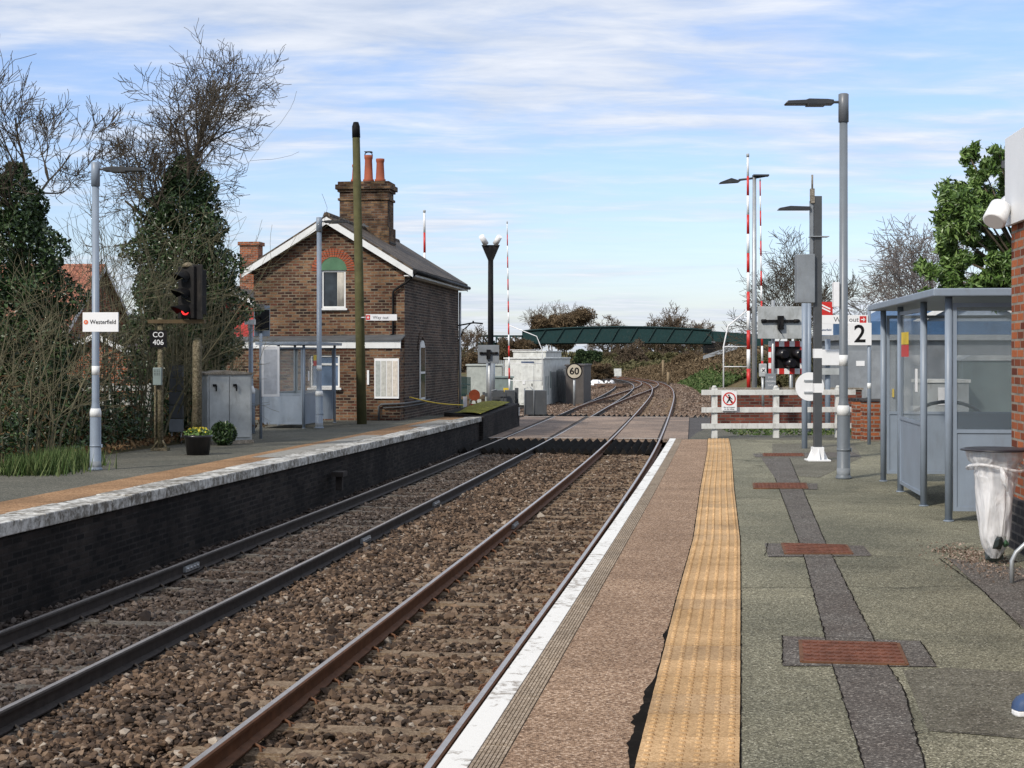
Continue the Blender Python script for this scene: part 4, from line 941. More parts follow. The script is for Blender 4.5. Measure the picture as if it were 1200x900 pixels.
# glass shelters
def shelter(label, loc, rz, mx=1, L_=4.70, wd=1.7, scr=(1.5, 3.2), hgt=2.16):
    o = thing('waiting_shelter', label, 'shelter', loc, rz, 'grey steel and glass waiting shelters')
    X = lambda a: a*mx
    def bx(x0, x1, y0, y1, z0, z1, b=None): b = b or MB(); b.span(min(X(x0), X(x1)), max(X(x0), X(x1)), y0, y1, z0, z1); return b
    posts = [(0, 0)]+([(0, scr[0])] if scr[0] > .2 else [])+[(0, scr[1]), (0, L_), (wd, 0), (wd, L_), (wd, L_/2)]
    for x, y in posts:
        b = MB(); b.cyl((X(x), y, 0), .036, hgt, 14); b.cyl((X(x), y, 0), .05, .012, 14); b.build('post', M['greyblue'], o)
    b = MB(); ov = .17
    P = [(X(-ov), -ov), (X(wd+.1), -ov), (X(wd+.1), L_+ov), (X(-ov), L_+ov)]
    b.prism(P, hgt+.0, hgt+.075); r_ = b.build('roof', M['greyblue'], o, bev=.01)
    # frames: near end, far end, back, and the short screen on the track side
    def screen(p, q, lo=True):
        a, c = Vector((X(p[0]), p[1], 0)), Vector((X(q[0]), q[1], 0)); d = c-a; ln = d.length; ang = math.atan2(d.y, d.x); m_ = (a+c)/2
        def seg(x0, x1, z0, z1, th, mm, nm, par):
            b = MB(); b.box((m_.x+math.cos(ang)*((x0+x1)/2-ln/2), m_.y+math.sin(ang)*((x0+x1)/2-ln/2), (z0+z1)/2), (x1-x0, th, z1-z0), ang); return b.build(nm, mm, par)
        e = .04
        fr = MB()
        for x0, x1, z0, z1 in ((e, e+.035, .1, hgt-.06), (ln-e-.035, ln-e, .1, hgt-.06), (e+.035, ln-e-.035, .1, .14), (e+.035, ln-e-.035, .85, .885), (e+.035, ln-e-.035, hgt-.10, hgt-.06)):
            fr.box((m_.x+math.cos(ang)*((x0+x1)/2-ln/2), m_.y+math.sin(ang)*((x0+x1)/2-ln/2), (z0+z1)/2), (x1-x0, .035, z1-z0), ang)
        f = fr.build('screen_frame', M['greyblue'], o)
        seg(e+.035, ln-e-.035, .14, .85, .012, M['greyblue'], 'lower_panel', f)
        seg(e+.035, ln-e-.035, .885, hgt-.10, .008, M['glass'], 'glass_pane', f)
        return f
    screen((0, 0), (wd, 0)); screen((0, L_), (wd, L_)); screen((wd, 0), (wd, L_/2)); screen((wd, L_/2), (wd, L_))
    sc_ = screen((0, scr[0]), (0, scr[1]))
    b = bx(-.012, -.004, scr[1]-.65, scr[1]-.15, 1.72, 1.86); b.build('yellow_notice', M['yellow'], sc_); b = bx(-.012, -.004, scr[1]-.65, scr[1]-.15, 1.58, 1.715); b.build('red_notice', M['red'], sc_)
    b = bx(-.012, -.004, scr[0]+.4, scr[0]+.52, 1.2, 1.45); b.build('small_notice', M['cleanwhite'], sc_)
    bx(wd-.42, wd-.06, .15, L_-.15, .45, .49).build('bench', M['greyblue'], o)
    return o
s1 = shelter('grey glass waiting shelter on the right platform, next to the red brick corner', (4.20, 7.55*K, 0), -.107, 1)
p = fp(356, 502); s2 = shelter('grey glass waiting shelter on the far platform in front of the cottage lean-to', (p.x, p.y, fz(p.y)), HR, -1, wd=1.12, hgt=2.12, L_=3.3, scr=(0, 1.6))
# poster case standing by the far shelter
p = fp(309, 514); o = thing('poster_case', 'tall white framed poster case on a grey post before the far shelter', 'notice board', p, R(14))
MB().cyl((-.06, .02, 0), .032, 2.3, 10).build('post', M['greyblue'], o)
MB().span(-.05, .34, -.05, .0, .92, 2.02).build('frame', M['cleanwhite'], o, bev=.004); MB().span(-.0, .29, -.056, -.051, .98, 1.95).build('poster', paint('faded_poster', (.5, .52, .55), .4, var=.2, scale=9), o)
# round sign post next to it
p = fp(294, 508); o = thing('camera_post', 'short grey post with a round sign and white top box, left of the poster case', 'post', p)
b = MB(); b.lathe([(.1, 0), (.1, .95), (.055, 1.1), (.05, 2.6)], 16); b.build('pole', M['greyblue'], o); MB().lathe([(.103, .94), (.103, 1.0), (.06, 1.12)], 16).build('collar', M['white'], o)
b = MB(); b.cyl((.04, .07, 1.42-.62+.05), .22, .015, 24, axis='y'); b.build('disc', M['cab'], o)
MB().box((-.02, 0, 2.62), (.24, .14, .12)).build('top_box', M['cleanwhite'], o); MB().cyl((-.02, 0, 2.42), .05, .16, 10).build('top_socket', M['cleanwhite'], o)
# traffic light seen from behind
def traffic_back(label, c, wd, ht, arm=True):
    o = thing('road_signal', label, 'traffic light', c, 0, 'road crossing signals seen from behind')
    MB().box((0, .03, 0), (wd, .02, ht)).build('backing_board', M['cab'] if wd > 1 else M['midgrey'], o, bev=.01)
    b = MB(); b.box((0, -.02, .04), (wd*.85, .06, .07)); b.cyl((-wd*.42, -.02, .04), .05, .12, 12, axis='x'); b.cyl((wd*.30, -.02, .04), .05, .12, 12, axis='x'); b.box((0, -.04, .0), (.16, .1, .36)); b.build('lamp_housings', M['black'], o)
    b = MB(); b.tube([(-.03, -.09, .02), (-.07, -.12, -.1), (-.04, -.12, -.22), (.02, -.1, -.3)], .012, 6); b.build('cable', M['black'], o)
    return o
q = fp(303, 507)
o = thing('road_signal', 'dark backed road signal seen edge-on above the poster case', 'traffic light', at(307, 376, 37.77), R(50), 'road crossing signals seen from behind')
MB().box((.05, .06, 0), (.5, .03, .76)).build('backing_board', M['greyblue'], o, bev=.01); b = MB(); b.box((-.04, -.06, .02), (.3, .18, .5)); b.cyl((-.15, -.2, .1), .07, .2, 12, axis='y'); b.cyl((-.15, -.2, -.1), .07, .2, 12, axis='y'); b.build('lamp_housings', M['black'], o); MB().box((-.1, .0, .34), (.24, .14, .14)).build('junction_box', M['conc'], o)
MB().cyl((-.02, .02, -1.95), .04, 1.7, 10).build('pole', M['greyblue'], o)

# colour light signal with red light
sp_ = fp(188, 528); Ys_ = sp_.y
o = thing('railway_signal', 'black three-hood railway signal showing red, with a CO 406 plate on its post', 'railway signal', sp_)
b = MB(); b.cyl((0, 0, 0), .055, 2.5, 10); b.cyl((-.1, .02, 0), .025, 1.5, 8); b.box((0, 0, .03), (.3, .3, .05)); b.tube([(0, 0, .25), (-.16, -.05, 0)], .02, 6); b.tube([(0, 0, .25), (.16, -.05, 0)], .02, 6); b.build('post', M['concpost'], o)
zb = EYE+(HY-379)/F*Ys_-sp_.z
MB().span(-.22, .84, -.09, .09, zb, zb+.07).build('crossbar', paint('rusty_mossy_bar', (.12, .085, .045), .8), o)
hd_ = bpy.data.objects.new('signal_head', bpy.data.meshes.new('x')); bpy.data.objects.remove(hd_)
def rotz(mb, ang, c): 
    M4 = Matrix.Translation(c) @ Matrix.Rotation(ang, 4, 'Z'); mb.v = [tuple(M4 @ Vector(v)) for v in mb.v]; return mb
hc = (.55, -.02, zb+.07); ang = R(-32)
b = MB(); b.span(-.2, .2, -.1, .12, .02, 1.0); b.span(.0, .34, -.02, .01, .0, 1.03); b.span(-.12, .12, .12, .34, .1, .95); rotz(b, ang, hc); hdo = b.build('signal_head', paint('sooty_signal_black', (.018, .017, .017), .6, var=.4), o, bev=.012)
for k in range(3):
    z_ = .17+k*.31; b = MB(); n = 10; vs = []
    for i in range(n+1):
        a = math.pi*(1.08*i/n-.04); vs += [(math.cos(a)*.12, -.1, z_+math.sin(a)*.12), (math.cos(a)*.12, -.1-.36*(.35+.65*math.sin(max(0, min(math.pi, a)))), z_+math.sin(a)*.115-.045)]
    vs += [(v[0]*.93, v[1], v[2]-.008) for v in vs]
    m2 = 2*(n+1)
    b.add(vs, [(2*i, 2*i+2, 2*i+3, 2*i+1) for i in range(n)]+[(m2+2*i, m2+2*i+1, m2+2*i+3, m2+2*i+2) for i in range(n)], 0, True); rotz(b, ang, hc); b.build('hood', M['black'], hdo)
    b = MB(); b.cyl((0, -.125, z_), .085, .03, 16, axis='y'); rotz(b, ang, hc); b.build('lens', M['redlamp'] if k == 0 else M['dglass'], hdo)
b = MB(); b.lathe([(.12, 0), (.11, .05), (.05, .09)], 12, c=(0, -.03, .985)); rotz(b, ang, hc); b.build('top_cap', M['concpost'], hdo)
zc_ = EYE+(HY-397)/F*Ys_-sp_.z
pl = MB().box((-.02, -.08, 0), (.31, .02, .32)).build('number_plate', M['black'], o, loc=(0, 0, zc_)); 
text('CO', .14, M['cleanwhite'], pl, (-.02, -.093, .072), bold=.001, name='plate_lettering'); text('406', .14, M['cleanwhite'], pl, (-.02, -.093, -.072), bold=.001, name='plate_lettering')
zc_ = EYE+(HY-441)/F*Ys_-sp_.z; b = MB(); b.box((-.03, -.1, zc_), (.16, .1, .33)); tb = b.build('telephone_box', M['cabgreen'], o, bev=.01); b = MB()
for i in range(4):
    for j in range(4): b.box((-.08+i*.03, -.151, zc_+.12-j*.03), (.014, .004, .014))
b.build('grille', M['black'], tb)
p = fp(203, 520); o = thing('equipment_stack', 'dark stepped steel ladder box behind the signal post', 'box', (p.x, p.y+.3, p.z-.02)); 
for k in range(5):
    MB().span(-.14, .14, -.06, .06, .25+k*.28, .515+k*.28).build('box_section', M['darkgrey'] if k else M['midgrey'], o, bev=.006)
for xx in (-.1, .1): MB().cyl((xx, 0, 0), .02, .26, 6).build('leg', M['galv'], o)
# concrete post
p = fp(231, 527); o = MB(); hh = EYE+(HY-396)/F*p.y-p.z
o.lathe([(.095, 0), (.09, hh-.12), (.075, hh-.03), (.03, hh)], 8); tag(o.build('concrete_post', M['concpost'], loc=p), 'weathered round-topped concrete post in front of the pale cabinet', 'post')
# relay cabinet on far platform
p = fp(243, 521); o = thing('equipment_cabinet', 'pale grey double-door equipment cabinet behind the concrete post on the far platform', 'cabinet', p, R(30))
ch_ = EYE+(HY-436)/F*p.y-p.z
MB().span(-.03, .98, -.03, .93, 0, .07).build('plinth', M['conc'], o)
MB().span(0, .95, .0, .9, .07, ch_-.05).build('body', M['cab'], o, bev=.008)
b = MB(); b.slab([(-.04, -.05, ch_-.05), (.99, -.05, ch_-.05), (.99, -.05, ch_-.02), (.475, -.05, ch_+.03), (-.04, -.05, ch_-.02)], (0, 0, 0), (0, .99, 0)); b.build('lid', M['conc'], o)
for x0, x1 in ((.04, .45), (.47, .91)):
    d_ = MB().span(x0, x1, -.024, -.002, .13, ch_-.09).build('door', M['cab'], o, bev=.004); b = MB(); b.box((x0+.1, -.04, ch_-.27), (.07, .03, .05)); b.box((x0+.13, -.055, ch_-.33), (.025, .015, .12)); b.build('handle', M['black'], d_)
# planter
p = fp(232, 533); o = thing('planter', 'black half-barrel planter with small yellow flowers', 'planter', p)
MB().lathe([(.2, 0), (.24, .3), (.26, .31), (.26, .36), (.235, .36), (.2, .3)], 18).build('pot', M['gloss'], o)
def leafcloud(P, size, rngk, aspect=1.8, cup=.25):
    """quads folded along the middle, one per point"""
    n = len(P); r = rngk; a = r.normal(size=(n, 3)); a /= np.linalg.norm(a, axis=1)[:, None]
    q = r.normal(size=(n, 3)); q -= (q*a).sum(1)[:, None]*a; q /= np.linalg.norm(q, axis=1)[:, None]; c = np.cross(a, q)
    s_ = size*r.uniform(.6, 1.35, (n, 1)); A = a*s_*aspect/2; B = q*s_/2; C = c*s_*cup
    V = np.stack([P-A, P+B*.9+C, P+A, P-B*.9+C], 1); V = V.reshape(-1, 3); b_ = 4*np.arange(n)[:, None]
    Fq = np.hstack([b_, b_+1, b_+2, b_, b_+2, b_+3]).reshape(-1, 3)
    return V, Fq
def ball(r, n, c, rad, shell=.5):
    d = r.normal(size=(n, 3)); d /= np.linalg.norm(d, axis=1)[:, None]; return np.array(c)+d*np.array(rad)*(r.uniform(shell, 1, (n, 1)))
r_ = np.random.default_rng(31); V, Fq = leafcloud(ball(r_, 900, (0, 0, .37), (.25, .22, .1)), .05, r_); npmesh('foliage', V, Fq, M['laurel'], o)
V, Fq = leafcloud(ball(r_, 60, (0, 0, .42), (.22, .19, .07), .8), .055, r_, 1.1); npmesh('flowers', V, Fq, M['flower'], o)
p = fp(262, 522); o = thing('small_shrub', 'small dark green bush right of the barrel planter', 'shrub', p); MB().tube([(0, 0, 0), (.02, 0, .3)], .02, 6).build('stem', M['bark'], o)
V, Fq = leafcloud(ball(r_, 2200, (0, 0, .24), (.26, .22, .24)), .05, r_); npmesh('foliage', V, Fq, M['ivy'], o)

# telegraph pole with way out sign
p = fp(424, 497); o = thing('telegraph_pole', 'tall mossy timber pole in front of the cottage gable', 'pole', p); tp = EYE+(HY-144)/F*p.y-p.z
b = MB(); dxp = -.16; b.tube([(0, 0, 0), (dxp*.5, 0, tp*.5), (dxp, 0, tp-.1), (dxp, .0, tp)], [.135, .12, .1, .07], 14); b.build('pole', M['wood'], o)
b = MB(); b.tube([(dxp*(tp-.4)/tp, 0, tp-.4), (dxp, 0, tp-.1), (dxp, 0, tp+.02)], [.112, .108, .07], 14); b.build('dark_cap', M['black'], o)
so = sign_board('way_out_sign', 'white way out sign on the timber pole', 'sign', at(447, 372, p.y-.2), .84, .17, M['cleanwhite'], R(2))
text('Way out', .12, M['darkgrey'], so, (-.02, -.018, -.005), bold=.0); b = MB(); b.box((-.36, -.018, 0), (.11, .004, .13)); b.build('arrow_square', M['red'], so); b = MB(); b.box((-.36, -.021, 0), (.07, .004, .018)); b.box((-.36, -.021, 0), (.018, .004, .07)); b.build('arrow', M['cleanwhite'], so)
MB().tube([(-.42, .02, 0), (-.66, .2, 0)], .02, 6).build('bracket', M['galv'], so)

# white post and rail fence at the platform end
o = thing('white_fence', 'white painted three-rail timber fence closing the end of the right platform', 'fence', (0, 0, 0))
Yf = 15.55*K
pa = at(822, 416, Yf); pb = at(1003, 416, Yf+.25)
L_f = (pb-pa); 
for px in (838, 911.5, 986):
    x = (px-HX)/F*Yf; yy = Yf+(x-pa.x)/(pb.x-pa.x)*.25; b = MB(); b.prism([(x-.055, yy+.04), (x+.055, yy+.04), (x+.055, yy+.15), (x-.055, yy+.15)], -.06, EYE-(455-HY)/F*Yf); b.tube([(x, yy+.095, EYE-(455-HY)/F*Yf), (x, yy+.095, EYE-(452-HY)/F*Yf)], [.06, .03], 8); b.build('post', M['oldwhite'], o)
for py in (460, 480.5, 499.5):
    z_ = EYE-(py-HY)/F*Yf; b = MB(); d_ = Vector((L_f.x, .25, 0)).normalized(); ang = math.atan2(d_.y, d_.x)
    b.box(((pa.x+pb.x)/2, Yf+.125+.018, z_), (L_f.x, .035, .105), ang, rx=0); b.build('rail', M['oldwhite'], o, bev=.004)
# no trespassing sign
so = sign_board('prohibition_sign', 'small white sign with red crossed walking figure on the white fence', 'sign', at(854.5, 470, Yf-.02), .30, .38, M['cleanwhite'])
b = MB(); n = 28
vs = [(math.cos(6.2832*i/n)*r, -.019, .045+math.sin(6.2832*i/n)*r) for i in range(n) for r in (.105, .13)]; b.add(vs, [(2*i, 2*i+1, (2*i+3) % (2*n), (2*i+2) % (2*n)) for i in range(n)]); b.box((0, -.019, .045), (.23, .002, .022), ry=R(45)); b.build('red_ring', M['red'], so)
b = MB(); b.cyl((-.01, -.0235, .115), .016, .003, 10, axis='y'); b.box((0, -.022, .055), (.035, .003, .08), ry=.2); b.box((.03, -.022, -.005), (.02, .003, .07), ry=-.5); b.box((-.03, -.022, -.005), (.02, .003, .07), ry=.6); b.box((.03, -.022, .06), (.07, .003, .015), ry=.7); b.build('figure', M['black'], so)
for k in range(2): text('Do not trespass on the railway'[k*16:][:15], .034, M['darkgrey'], so, (0, -.02, -.12-.036*k), name='caption')
# brick wall behind
o = thing('brick_wall', 'low dark red brick wall with pale coping behind the white fence', 'wall', (0, 0, 0))
Yw = 18.2*K; x0 = (834-HX)/F*Yw; x1 = (1010-HX)/F*Yw; zt_ = EYE-(457-HY)/F*Yw
MB().span(x0, x1, Yw, Yw+.22, -1.4, zt_).build('wall', M['darkred'], o); MB().span(x0-.03, x1+.03, Yw-.03, Yw+.25, zt_+.001, zt_+.05).build('coping', M['conc'], o)
# forecourt behind the fence
b = MB(); P = [(3.35, 29.45), (16, 29.45), (16, 35.6), (x0, 35.6), (3.9, 32.5)]; b.prism(P, -1.45, -.05); struct(b.build('terrace', M['farasph']))
b = MB(); P = [(7.2, 35.9), (22, 35.9), (30, 47.5), (7.7, 43.0)]; b.prism(P, -1.42, -.55); struct(b.build('forecourt', M['road']))

# platform 2 sign
p = gp(1018.5, 521); Yp = p.y; o = thing('platform_number_sign', 'large black number 2 on a white plate below a way out strip', 'sign', p)
zz1 = EYE+(HY-360)/F*Yp
MB().cyl((0, 0, 0), .032, zz1, 10).build('post', M['greyblue'], o); MB().cyl((0, 0, 1.0), .034, .1, 10).build('white_band', M['white'], o)
z_ = EYE+(HY-391.5)/F*Yp; pl = MB().box((-.18, -.045, z_), (.42, .03, .40)).build('number_panel', M['cleanwhite'], o, bev=.003); text('2', .44, M['black'], pl, (-.18, -.063, z_-.01), bold=.006)
z_ = EYE+(HY-374.5)/F*Yp; pl = MB().box((-.45, -.03, z_), (.84, .03, .155)).build('way_out_panel', M['cleanwhite'], o, bev=.003)
text('Way out', .125, M['darkgrey'], pl, (-.42, -.047, z_-.004), bold=0); b = MB(); b.box((-.12, -.048, z_), (.12, .003, .12)); b.build('arrow_square', M['red'], pl); b = MB(); b.box((-.125, -.051, z_), (.06, .002, .018)); b.box((-.10, -.051, z_+.014), (.045, .002, .014), ry=R(45)); b.box((-.10, -.051, z_-.014), (.045, .002, .014), ry=R(-45)); b.build('arrow', M['cleanwhite'], pl)
# nameboard beyond, red and white
p = at(966, 416, 32.88); o = thing('totem_sign', 'red and white station totem partly hidden behind the grey column', 'sign', (p.x, 16.8*K, -.05))
MB().cyl((-.32, .03, 0), .045, 3.0, 10).build('post', M['greyblue'], o)
z_ = EYE+(HY-362)/F*32.88; b = MB().box((.0, -.02, z_+.05), (.34, .03, .30)); b.build('red_panel', M['red'], o); b = MB(); b.box((.03, -.038, z_+.09), (.2, .004, .03), ry=R(25)); b.box((.03, -.038, z_+.03), (.2, .004, .03), ry=R(25)); b.build('rail_emblem', M['cleanwhite'], o)
pl = MB().box((.02, -.02, z_-.17), (.5, .03, .13)).build('white_panel', M['cleanwhite'], o); 
pl = MB().box((.0, -.02, z_-.38), (.36, .03, .26)).build('name_panel', M['cleanwhite'], o); text('Westerfield', .06, M['bluesign'], pl, (0, -.038, z_-.4), bold=.001); MB().box((.0, -.02, z_-.22), (.36, .028, .05)).build('red_strip', M['red'], o)

# road crossing signals and board beyond the fence
Yt = 21.0*K
o = thing('crossing_signal', 'red and white chequer-bordered crossing signal with black lamp hoods above the brick wall', 'traffic light', (*at(922, 416, Yt)[:2], -.56))
zc_ = EYE+(HY-419)/F*Yt+.56; wd, ht = .98, .88
MB().box((0, 0, zc_), (wd-.24, .03, ht-.24)).build('backing_board', M['black'], o)
b = MB(); nx = 7; ny = 6; cw = wd/nx; chh = ht/ny
for i in range(nx):
    for j in range(ny):
        if i in (0, nx-1) or j in (0, ny-1): b.box((-wd/2+(i+.5)*cw, 0, zc_-ht/2+(j+.5)*chh), (cw, .035, chh), m=(i+j) % 2)
b.build('chequer_border', [M['red'], M['cleanwhite']], o)
b = MB()
for xx, zz2 in ((-.2, .1), (.22, .1), (0, -.14)):
    b.tube([(xx, -.02, zc_+zz2), (xx+.12, -.28, zc_+zz2-.01)], [.13, .11], 14)
b.build('hoods', M['gloss'], o)
for xx in (-.35, .12): MB().cyl((xx, .05, 0), .05, zc_+.3, 10).build('post', M['galv'], o)
traffic_back('pale square signal backboard with black lamp arms above the chequered signal', at(914.5, 378, Yt-.3), 1.2, .86)
b = MB(); c_ = at(906, 416, Yt-.1); b.cyl((0, 0, 0), .05, EYE+(HY-352)/F*Yt+.56, 12); tag(b.build('signal_pole', M['galv'], loc=(c_.x, c_.y, -.56)), 'slim galvanised pole carrying the pale backboard', 'pole')
o = thing('warning_lamp', 'small grey sounder box with a cross on it below the chequered signal', 'warning device', at(894, 440, 35.03)); MB().box((0, 0, .12), (.17, .12, .3)).build('box', M['cab'], o, bev=.02); MB().cyl((0, 0, -.7), .03, .72, 10).build('post', M['galv'], o); MB().cyl((0, -.062, .12), .06, .01, 16, axis='y').build('dial', M['white'], o); b = MB(); b.box((0, -.075, .12), (.09, .004, .012), ry=R(45)); b.box((0, -.075, .12), (.09, .004, .012), ry=R(-45)); b.build('cross', M['black'], o)
so = sign_board('instruction_sign', 'small grey lettered instruction sign behind the white fence', 'sign', at(903, 447, 34.83), .24, .36, M['midgrey'])
for k, t_ in enumerate(('STOP', 'CROSSING', 'GATE')): text(t_, .05, M['cleanwhite'], so, (0, -.018, .09-.09*k))
# second pair: parcel of white boxes right of disc
o = thing('control_box', 'white control box mounted beside the grey column above the fence', 'box', at(971, 419, 33.27)); MB().box((0, 0, 0), (.5, .12, .34)).build('box', M['cleanwhite'], o, bev=.01); MB().cyl((.0, .1, -1.7), .06, 2.1, 12).build('post', M['greyblue'], o); MB().box((.0, -.0, -.3), (.5, .1, .14)).build('lower_box', M['cab'], o)

# barriers
def boom(label, base, top, r0=.055, lean=0, n=9, frame=None, low=1.1):
    o = thing('barrier_boom', label, 'level crossing barrier', base, 0, 'raised level crossing barriers')
    H = top-base.z; bands = MB(); k = n
    z = low
    for i in range(k):
        z0 = low+(H-low)*i/k; z1 = low+(H-low)*(i+1)/k; ra = r0*(1-.45*i/k); rb = r0*(1-.45*(i+1)/k)
        bands.tube([(lean*z0/H, 0, z0), (lean*z1/H, 0, z1)], [ra, rb], 10, m=(i+1) % 2)
    bands.build('boom', [M['red'], M['cleanwhite']], o)
    MB().cyl((lean, 0, H), r0*.75, .1, 10).build('tip_lamp', M['cab'], o)
    b = MB(); b.box((0, .0, .55), (.42, .5, 1.1)); b.build('barrier_machine', M['darkgrey'], o, bev=.02)
    b = MB(); b.box((.3, 0, .75), (.16, .22, .9)); b.build('counterweight', M['darkgrey'], o)
    if frame:
        sg = frame; b = MB()
        P = [(lean*.5, 0, H*.47), (sg*.62, 0, H*.37+.35), (sg*.75, 0, H*.34), (sg*.75, 0, 1.3)]
        b.tube(P, .022, 6)
        for q in (.18, .27, .34): b.tube([(lean*q, 0, H*q), (sg*.75, 0, H*q)], .014, 5)
        b.build('skirt_frame', M['cleanwhite'], o)
    return o
def bz(px, Y): return Vector(((px-HX)/F*Y, Y, RZ-.05))
boom('tall red and white raised barrier arm nearest on the right, above the chequered signal', bz(877.5, 45.6), EYE+(HY-184)/F*45.6, .06, lean=-.03, n=13, frame=-1)
boom('pinkish thin raised barrier arm just right of the grey road lamp', bz(894, 66.15), EYE+(HY-212)/F*66.15, .05, lean=-.12, n=14)
boom('raised barrier arm showing only its top above the cottage roof', bz(499, 61.84), EYE+(HY-249)/F*61.84, .075, lean=-.06)
boom('thin raised barrier arm with white stay frame in front of the white relay hut', bz(597.5, 67.71), EYE+(HY-262)/F*67.71, .04, lean=-.12, n=15, frame=.0001+1.9)
# guard pedestals round the left barrier
o = thing('barrier_guard', 'grey box cluster around the foot of the barrier by the white hut', 'barrier machine', (*at(612, 416, 66.93)[:2], RZ-.05))
for xx, wd_ in ((-1.05, .5), (-.55, .45), (.35, .5), (.82, .48)):
    MB().span(xx-wd_/2, xx+wd_/2, -.3, .3, .05, 1.12).build('housing', M['darkgrey'], o, bev=.02)
b = MB(); b.tube([(-1.4, -.3, 0), (-1.4, -.3, 1.1), (-1.1, -.3, 1.15)], .025, 6); b.tube([(.1, -.32, 0), (.1, -.32, 1.2), (.35, -.32, 1.25), (.5, -.32, 1.1), (.5, -.32, 0)], .03, 6); b.build('guard_rail', M['galv'], o)
# road lamp on the right
p = at(884, 416, 48.93); o = thing('road_lamp', 'tall thin grey road lamp with a long outreach arm between the two right barriers', 'street lamp', (p.x, p.y, -.56)); Hh = EYE+(HY-208)/F*48.93+.56
MB().cyl((0, 0, 0), .09, Hh, 12, r2=.06).build('pole', M['galv'], o); b = MB(); b.tube([(.35, 0, Hh+.05), (-.1, 0, Hh-.03), (-.5, 0, Hh-.08)], .035, 8); b.build('arm', M['lampgrey'], o)
b = MB(); b.slab([(-.45, -.15, Hh-.12), (-.75, -.15, Hh-.03), (-1.1, -.15, Hh-.16), (-1.12, -.15, Hh-.2), (-.5, -.15, Hh-.16)], (0, 0, 0), (0, .3, 0)); b.build('lamp_head', M['lampgrey'], o)
MB().box((.2, 0, Hh+.06), (.5, .3, .05)).build('top_plate', M['lampgrey'], o)
# cctv mast
p = bz(575, 70.45); o = thing('camera_mast', 'tall black mast with two white cameras on a wedge head, beside the level crossing', 'camera mast', p); Hh = EYE+(HY-300)/F*70.45-p.z
b = MB(); b.cyl((0, 0, 1.2), .14, Hh-1.2, 12, r2=.12); b.build('pole', M['black'], o); MB().cyl((0, 0, 0), .2, 3.0, 12).build('lower_sleeve', M['galv'], o)
b = MB(); b.slab([(-.12, -.12, Hh-.2), (.12, -.12, Hh-.2), (.42, -.12, Hh+.5), (-.42, -.12, Hh+.5)], (0, 0, 0), (0, .24, 0)); b.build('head', M['black'], o)
for sg in (-1, 1): b = MB(); b.tube([(sg*.22, -.1, Hh+.55), (sg*.42, -.35, Hh+.88)], [.14, .13], 12); b.build('camera', M['cleanwhite'], o)
traffic_back('dark backed road signal high on the crossing post in front of the camera mast', at(572.5, 415, 60.67), .84, .72)
p = bz(573.5, 60.67); tag(MB().cyl((0, 0, 0), .075, 2.9, 12).build('signal_pole', M['galv'], loc=(p.x, 31.1*K, p.z)), 'galvanised pole holding the dark backed road signal by the crossing', 'pole')

# huts
def hut(name, label, x0, x1, Y, d, ytop, m, ybase=None, rz=0, door=None, vents=True):
    Y *= K; z0 = RZ-.25; zt_ = EYE-(ytop-HY)/F*Y; X0, X1 = (x0-HX)/F*Y, (x1-HX)/F*Y; wd = X1-X0
    o = thing(name, label, 'equipment building', ((X0+X1)/2, Y, z0), rz); h = zt_-z0
    MB().span(-wd/2, wd/2, 0, d, .1, h-.08).build('wall', m, o, bev=.01); MB().span(-wd/2-.06, wd/2+.06, -.06, d+.06, h-.08, h).build('roof', m, o, bev=.01)
    MB().span(-wd/2+.1, wd/2-.1, .1, d-.1, -.15, .1).build('base', M['darkgrey'], o)
    if door:
        dr = MB().span(door[0], door[1], -.03, -.002, .2, h-.45).build('door', m, o, bev=.005); MB().box(((door[0]+door[1])/2-.2, -.05, h*.5), (.14, .02, .22)).build('notice', M['cleanwhite'], dr); MB().box((door[1]-.1, -.05, h*.45), (.04, .04, .14)).build('handle', M['black'], dr)
        MB().box(((door[0]+door[1])/2, -.02, h-.25), (.7, .04, .07)).build('vent', M['bluesign'], o)
    return o, wd, h
hu, wd, h = hut('relay_hut', 'off-white relay hut with a door and peeling right side beyond the crossing', 591, 637, 43, 9, 419, M['hut'], door=(-.15, .55), rz=-.2)
b = MB(); r5 = random.Random(4)
for k in range(9): yy = .7+k*.7; b.span(wd/2+.001, wd/2+.012, yy, yy+r5.uniform(.15, .4), r5.uniform(.6, 1.1), r5.uniform(1.4, 2.1))
b.build('peeling_patches', M['cabgreen'], hu)
b = MB()
for k in range(14): b.span(wd/2+.02, wd/2+.045, 2.6+k*.32, 2.7+k*.32, 0, 1.9)
b.build('palisade_strips', M['galv'], hu)
hut('second_hut', 'taller pale relay building standing directly behind the peeling hut', 601, 640, 51, 6, 411, M['hut'], rz=-.2)
hut('pale_hut', 'plain pale green-grey hut left of the camera mast', 547, 588, 40, 3, 427, paint('pale_sage', (.42, .45, .42), .6))
b_, wd_, h_ = hut('grey_cabinet', 'grey-green equipment cabinet with yellow warning plate behind the signal pole', 580, 601, 37, 1, 441, M['cabgreen']); MB().box((.1, -.02, h_*.65), (.25, .02, .2)).build('warning_plate', M['yellow'], b_)
hut('dark_steel_hut', 'dark brown steel hut carrying the 60 speed sign', 663, 684, 44, 6, 427, paint('brown_steel', (.10, .09, .085), .6), rz=-.12)
# 60 sign
p = at(673, 435, 82.19); o = thing('speed_sign', 'round 60 speed restriction sign at the left of the tracks beyond the crossing', 'sign', p)
MB().cyl((0, 0, 0), .44, .03, 28, axis='y').build('rim', M['black'], o); b = MB().cyl((0, -.012, 0), .37, .03, 28, axis='y').build('disc', paint('dirty_cream_disc', (.52, .46, .36), .6), o); text('60', .52, M['black'], b, (0, -.02, -.01), bold=.012); MB().cyl((0, .1, -2.2+.2), .06, 2.0, 8).build('post', M['galv'], o)
